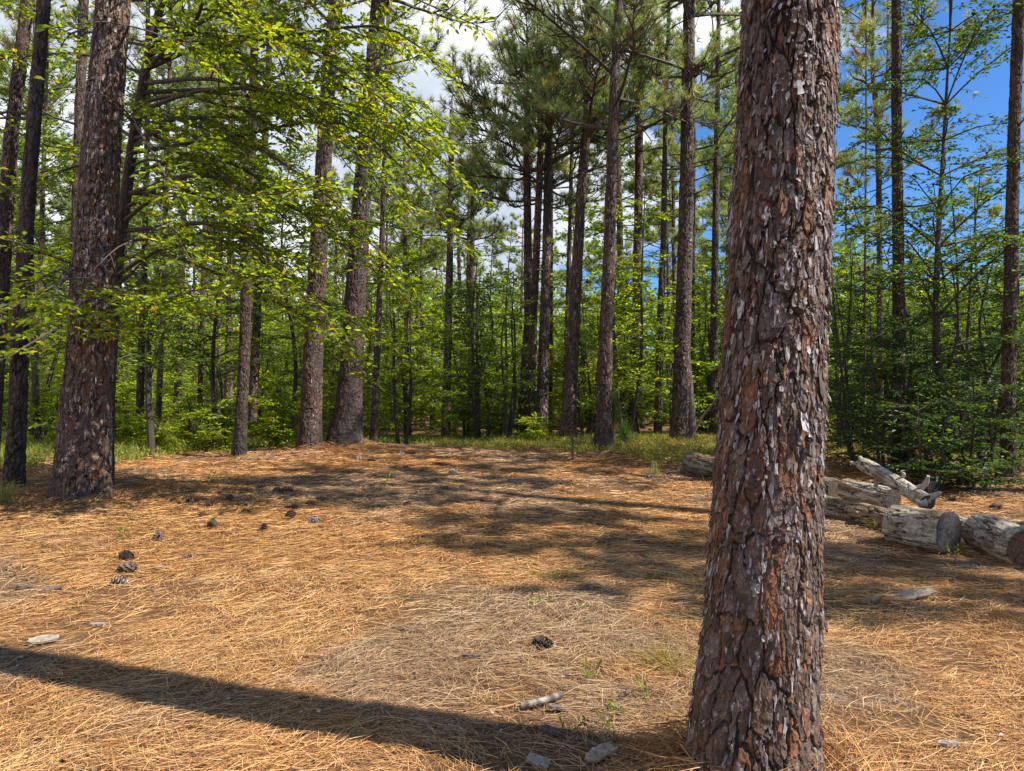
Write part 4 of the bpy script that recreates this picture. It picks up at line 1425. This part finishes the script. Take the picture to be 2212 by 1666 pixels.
CP = [cone_proto(1), cone_proto(2, .8, ((.10, .065, .05), (.07, .05, .04))), cone_proto(3, 1.0, ((.30, .25, .21), (.22, .17, .14)))]
cfirst = set()
CONES = [  # u, v, kind, scale, label
    (274, 1207, 1, 1.1, 'dark open pine cone, top one of the row of three on the left litter'), (276, 1234, 1, 1.2, 'dark wide pine cone, middle one of the row of three on the left litter'),
    (259, 1263, 2, 1.0, 'worn half buried pine cone, bottom one of the row of three on the left litter'), (345, 1163, 0, 1.0, 'brown pine cone in sun, upper right of the row of three cones'),
    (460, 1139, 0, 1.0, 'upright sunlit pine cone with pale scale tips, left of centre'), (406, 1208, 2, .7, 'broken flattened pine cone right of the row of three cones'),
    (570, 1145, 1, .9, 'flattened dark pine cone between the sunlit upright cone and the pale grey cone'), (414, 1086, 1, 1.0, 'dark pine cone in shade, left end of the shaded cluster before the thickest left pine'),
    (456, 1093, 0, 1.1, 'pine cone in the middle of the shaded cluster, lit on its top'), (524, 1091, 1, 1.0, 'dark pine cone at the near side of the shaded cluster'),
    (496, 1078, 1, 1.0, 'dark pine cone half covered by a green sprig in the shaded cluster'), (631, 1098, 1, 1.1, 'dark pine cone at the right end of the shaded cluster, beside a twin cone'),
    (627, 1117, 0, 1.0, 'brown pine cone just below the dark cone at the right end of the shaded cluster'), (620, 1063, 0, 1.2, 'large open pine cone in dappled light behind the shaded cluster'),
    (598, 1062, 1, 1.0, 'dark pine cone touching the left side of the large open cone'), (563, 1053, 1, 1.1, 'dark pine cone in deep shade, rearmost of the shaded cluster'),
    (679, 1130, 2, 1.1, 'pale grey open pine cone on sunlit litter'), (670, 1089, 0, .9, 'brown pine cone at the shadow edge between two clusters'),
    (694, 1080, 1, .9, 'black pine cone with a green leaf beside it at the shadow edge'), (880, 1091, 1, .8, 'small dark pine cone alone inside the long tree shadow'),
    (1171, 1398, 1, 1.0, 'dark pine cone alone in the near middle of the clearing, left of the front trunk'), (979, 1022, 2, 1.1, 'grey pine cone alone on the sunlit mound'),
    (775, 991, 2, 1.0, 'grey pine cone, left of two at the foot of the buttressed pine'), (803, 995, 0, 1.2, 'brown pine cone, right of two at the foot of the buttressed pine'),
    (910, 988, 2, .9, 'flat grey pine cone on the crest of the mound'), (898, 979, 0, 1.0, 'brown pine cone at the very crest of the mound'), (867, 979, 2, .8, 'small grey pine cone near the thin pine on the crest'),
    (1472, 1020, 2, 1.1, 'grey pine cone beside the mossy log'), (1403, 1032, 2, 1.2, 'grey pine cone at the foot of the thin stalked grass'),
    (2053, 1083, 1, 1.1, 'dark pine cone behind the leaning broken limb'), (2152, 1098, 1, 1.1, 'dark pine cone behind the log at the right edge')]
r = np.random.default_rng(31)
for u, v, k, s, lab in CONES:
    p, d = G(u, v + 3)
    s *= .86
    loc = (p[0], p[1], p[2] + .030 * s)
    rz, rx = r.uniform(0, 2 * pi), r.uniform(0, 6)
    ry = r.normal() * .3 - (1.2 if 'upright' in lab else 0)
    if k not in cfirst:
        cfirst.add(k)
        CP[k].location, CP[k].rotation_euler, CP[k].scale = loc, (rx, ry, rz), (s, s, s)
        tag(CP[k], lab)
    else:
        dup(CP[k], loc, rz, s, lab, None, rx, ry)

# ------------------------------------------------------------------ bark chips, sticks, sprigs
CHIPS = [(1020, 1427, .12, 'grey bark chip near the dark cone left of the front trunk'), (1300, 1640, .15, 'pale lumpy bark chunk close to the foot of the front trunk'),
         (1163, 1655, .10, 'pale bark chip at the bottom edge, left of the lumpy bark chunk'), (1975, 1296, .30, 'large pale bark slab on the litter before the log pile'),
         (1880, 1303, .14, 'pale flat chip left of the large bark slab'), (210, 1357, .10, 'pale bark chip inside the front trunk shadow'), (92, 1392, .16, 'pale sandy bark piece at the left end of the trunk shadow'),
         (345, 1232, .09, 'small white chip right of the row of three cones'), (112, 1279, .14, 'curled grey bark piece on the left litter, right one of two'), (58, 1277, .14, 'dark curled bark piece on the left litter, left one of two'),
         (2090, 1225, .18, 'dark bark strip before the log at the right edge'), (1205, 1540, .10, 'thin grey chip between the stick and the front trunk'), (1340, 1515, .13, 'curled grey bark chip left of the front trunk'),
         (1190, 1590, .09, 'brown chip beside the green sprigs'), (1830, 1640, .08, 'small grey chip right of the foot of the front trunk'), (2050, 1620, .10, 'pale chip in shade at the lower right'), (640, 1152, .07, 'white chip just below the pale grey cone')]
for si, (u, v, s, lab) in enumerate(CHIPS):
    r = np.random.default_rng(700 + si)
    p, d = G(u, v)
    mb = MB()
    a, b = 9, 6
    X, Y = np.meshgrid(np.linspace(-.5, .5, a), np.linspace(-.5, .5, b))
    ed = (1 - .3 * np.abs(X * 2) ** 2)
    sx = X * s + r.normal(size=X.shape) * s * .03
    sy = Y * s * .5 * ed + r.normal(size=X.shape) * s * .03
    sz = .012 + .10 * s * (fbm(X * 3 + si, Y * 3, si, 3)) + s * .25 * r.uniform(-.5, 1) * (Y ** 2)
    top = np.stack([sx, sy, sz + .006], -1).reshape(-1, 3)
    bot = np.stack([sx * .96, sy * .96, sz - .008], -1).reshape(-1, 3)
    ii, jj = np.meshgrid(np.arange(a - 1), np.arange(b - 1))
    q = (jj * a + ii).ravel()
    ft = np.stack([q, q + 1, q + a + 1, q + a], -1)
    rim = np.concatenate([np.arange(a), np.arange(2, b) * a - 1 + 0 * 1, np.array([a * b - 1]), np.arange(a * b - 2, a * (b - 1) - 1, -1), np.arange(b - 2, 0, -1) * a])
    rim2 = np.roll(rim, -1)
    fs = np.stack([rim, rim + a * b, rim2 + a * b, rim2], -1)
    cb = np.array([.12, .09, .075]) if 'dark' in lab or 'brown' in lab else (np.array([.17, .13, .105]) if 'grey' in lab else np.array([.31, .255, .20]))
    c = cb * r.uniform(.7, 1.25, (2 * a * b, 1))
    mb.add(np.vstack([top, bot]), np.vstack([ft, ft[:, ::-1] + a * b, fs]), c)
    o = tag(mb.build('bark_chip', M_WOOD, loc=p + np.array([0, 0, .006])), lab, 'bark chip', 'bark chips on the litter')
    o.rotation_euler = (r.normal() * .15, r.normal() * .15, r.uniform(-.7, .7))
p, d = G(1172, 1530)
mb = MB()
r = np.random.default_rng(750)
tube(mb, catmull([(-.11, -.03, .025), (0, 0, .035), (.10, .05, .045)], 14), .016 + r.normal(size=14) * .002, 9, pick(r, [(.13, .10, .085), (.30, .27, .24)], 14, .2), cap=True)
tag(mb.build('stick', M_WOOD, loc=p), 'short barky stick left of the foot of the front trunk', 'stick')
p, d = G(785, 1078)
mb = MB()
tube(mb, [(0, 0, .01), (.06, .02, .08), (.16, .03, .13)], [.006, .006, .003], 6, (.5, .38, .2))
tag(mb.build('stick', M_WOOD, loc=p), 'pale dry twig sticking up from the shaded litter in the middle', 'stick')
p, d = G(1530, 1075)
mb = MB()
tube(mb, catmull([(0, 0, 0), (-.03, 0, .15), (-.09, 0, .32)], 8), np.linspace(.007, .003, 8), 6, (.16, .10, .07))
tag(mb.build('stick', M_WOOD, loc=p), 'thin dark twig rising at the left side of the front trunk', 'stick')

SPR = [(1278, 1475, .10, 'small upright green sprig between the dark cone and the front trunk'), (1248, 1592, .08, 'green sprig in the trunk shadow, left one of two near the front trunk'),
       (1318, 1590, .09, 'green sprig in the trunk shadow, right one of two near the front trunk'), (1400, 1512, .10, 'tiny green sprig at the edge of the drooping grass'),
       (1540, 1655, .10, 'bright green sprig in the sunlit needles at the foot of the front trunk'), (272, 1170, .16, 'leafy green sprig cluster on the left litter above the row of cones'),
       (455, 1046, .20, 'green sprig in the shade right of the thickest left pine'), (545, 1110, .12, 'bright green sprig in front of the shaded cone cluster'),
       (838, 1045, .14, 'little green sprig in the long shadow in the middle'), (2060, 1210, .12, 'green sprig in front of the short thick log'), (1205, 1020, .08, 'tiny pale sprig on the far sunlit litter'),
       (1330, 1540, .07, 'small green sprig above the right shadow sprig'), (1165, 1310, .05, 'tiny sprig on the bare litter above the near dark cone'), (1930, 1170, .12, 'green sprig at the foot of the long split log')]
for si, (u, v, s, lab) in enumerate(SPR):
    r = np.random.default_rng(800 + si)
    p, d = G(u, v)
    lf = Leafy(r, MIDG + BRIGHT, .045, 0)
    for k in range(3):
        dv = nrm(np.array([r.normal() * .5, r.normal() * .5, 1.0]))
        lf.twig(r.normal(size=3) * [.03, .03, 0], dv, s * r.uniform(.7, 1.2), .022, .0025)
    o = thing('sprig', lab, 'plant', p, 'green sprigs on the litter')
    mb = MB()
    tubes_thin(mb, np.array(lf.A), np.array(lf.B), np.array(lf.C), np.array(lf.tr), (.12, .14, .05))
    mb.build('stem', M_GRASS, o)
    pos, dd, n_ = (np.concatenate(x) for x in (lf.lp, lf.ld, lf.ln))
    mb = MB()
    leaves6(mb, pos, dd, n_, .038 * r.uniform(.7, 1.2, len(pos)), .018, pick(r, MIDG + BRIGHT, len(pos), .2))
    mb.build('foliage', M_LEAF, o)
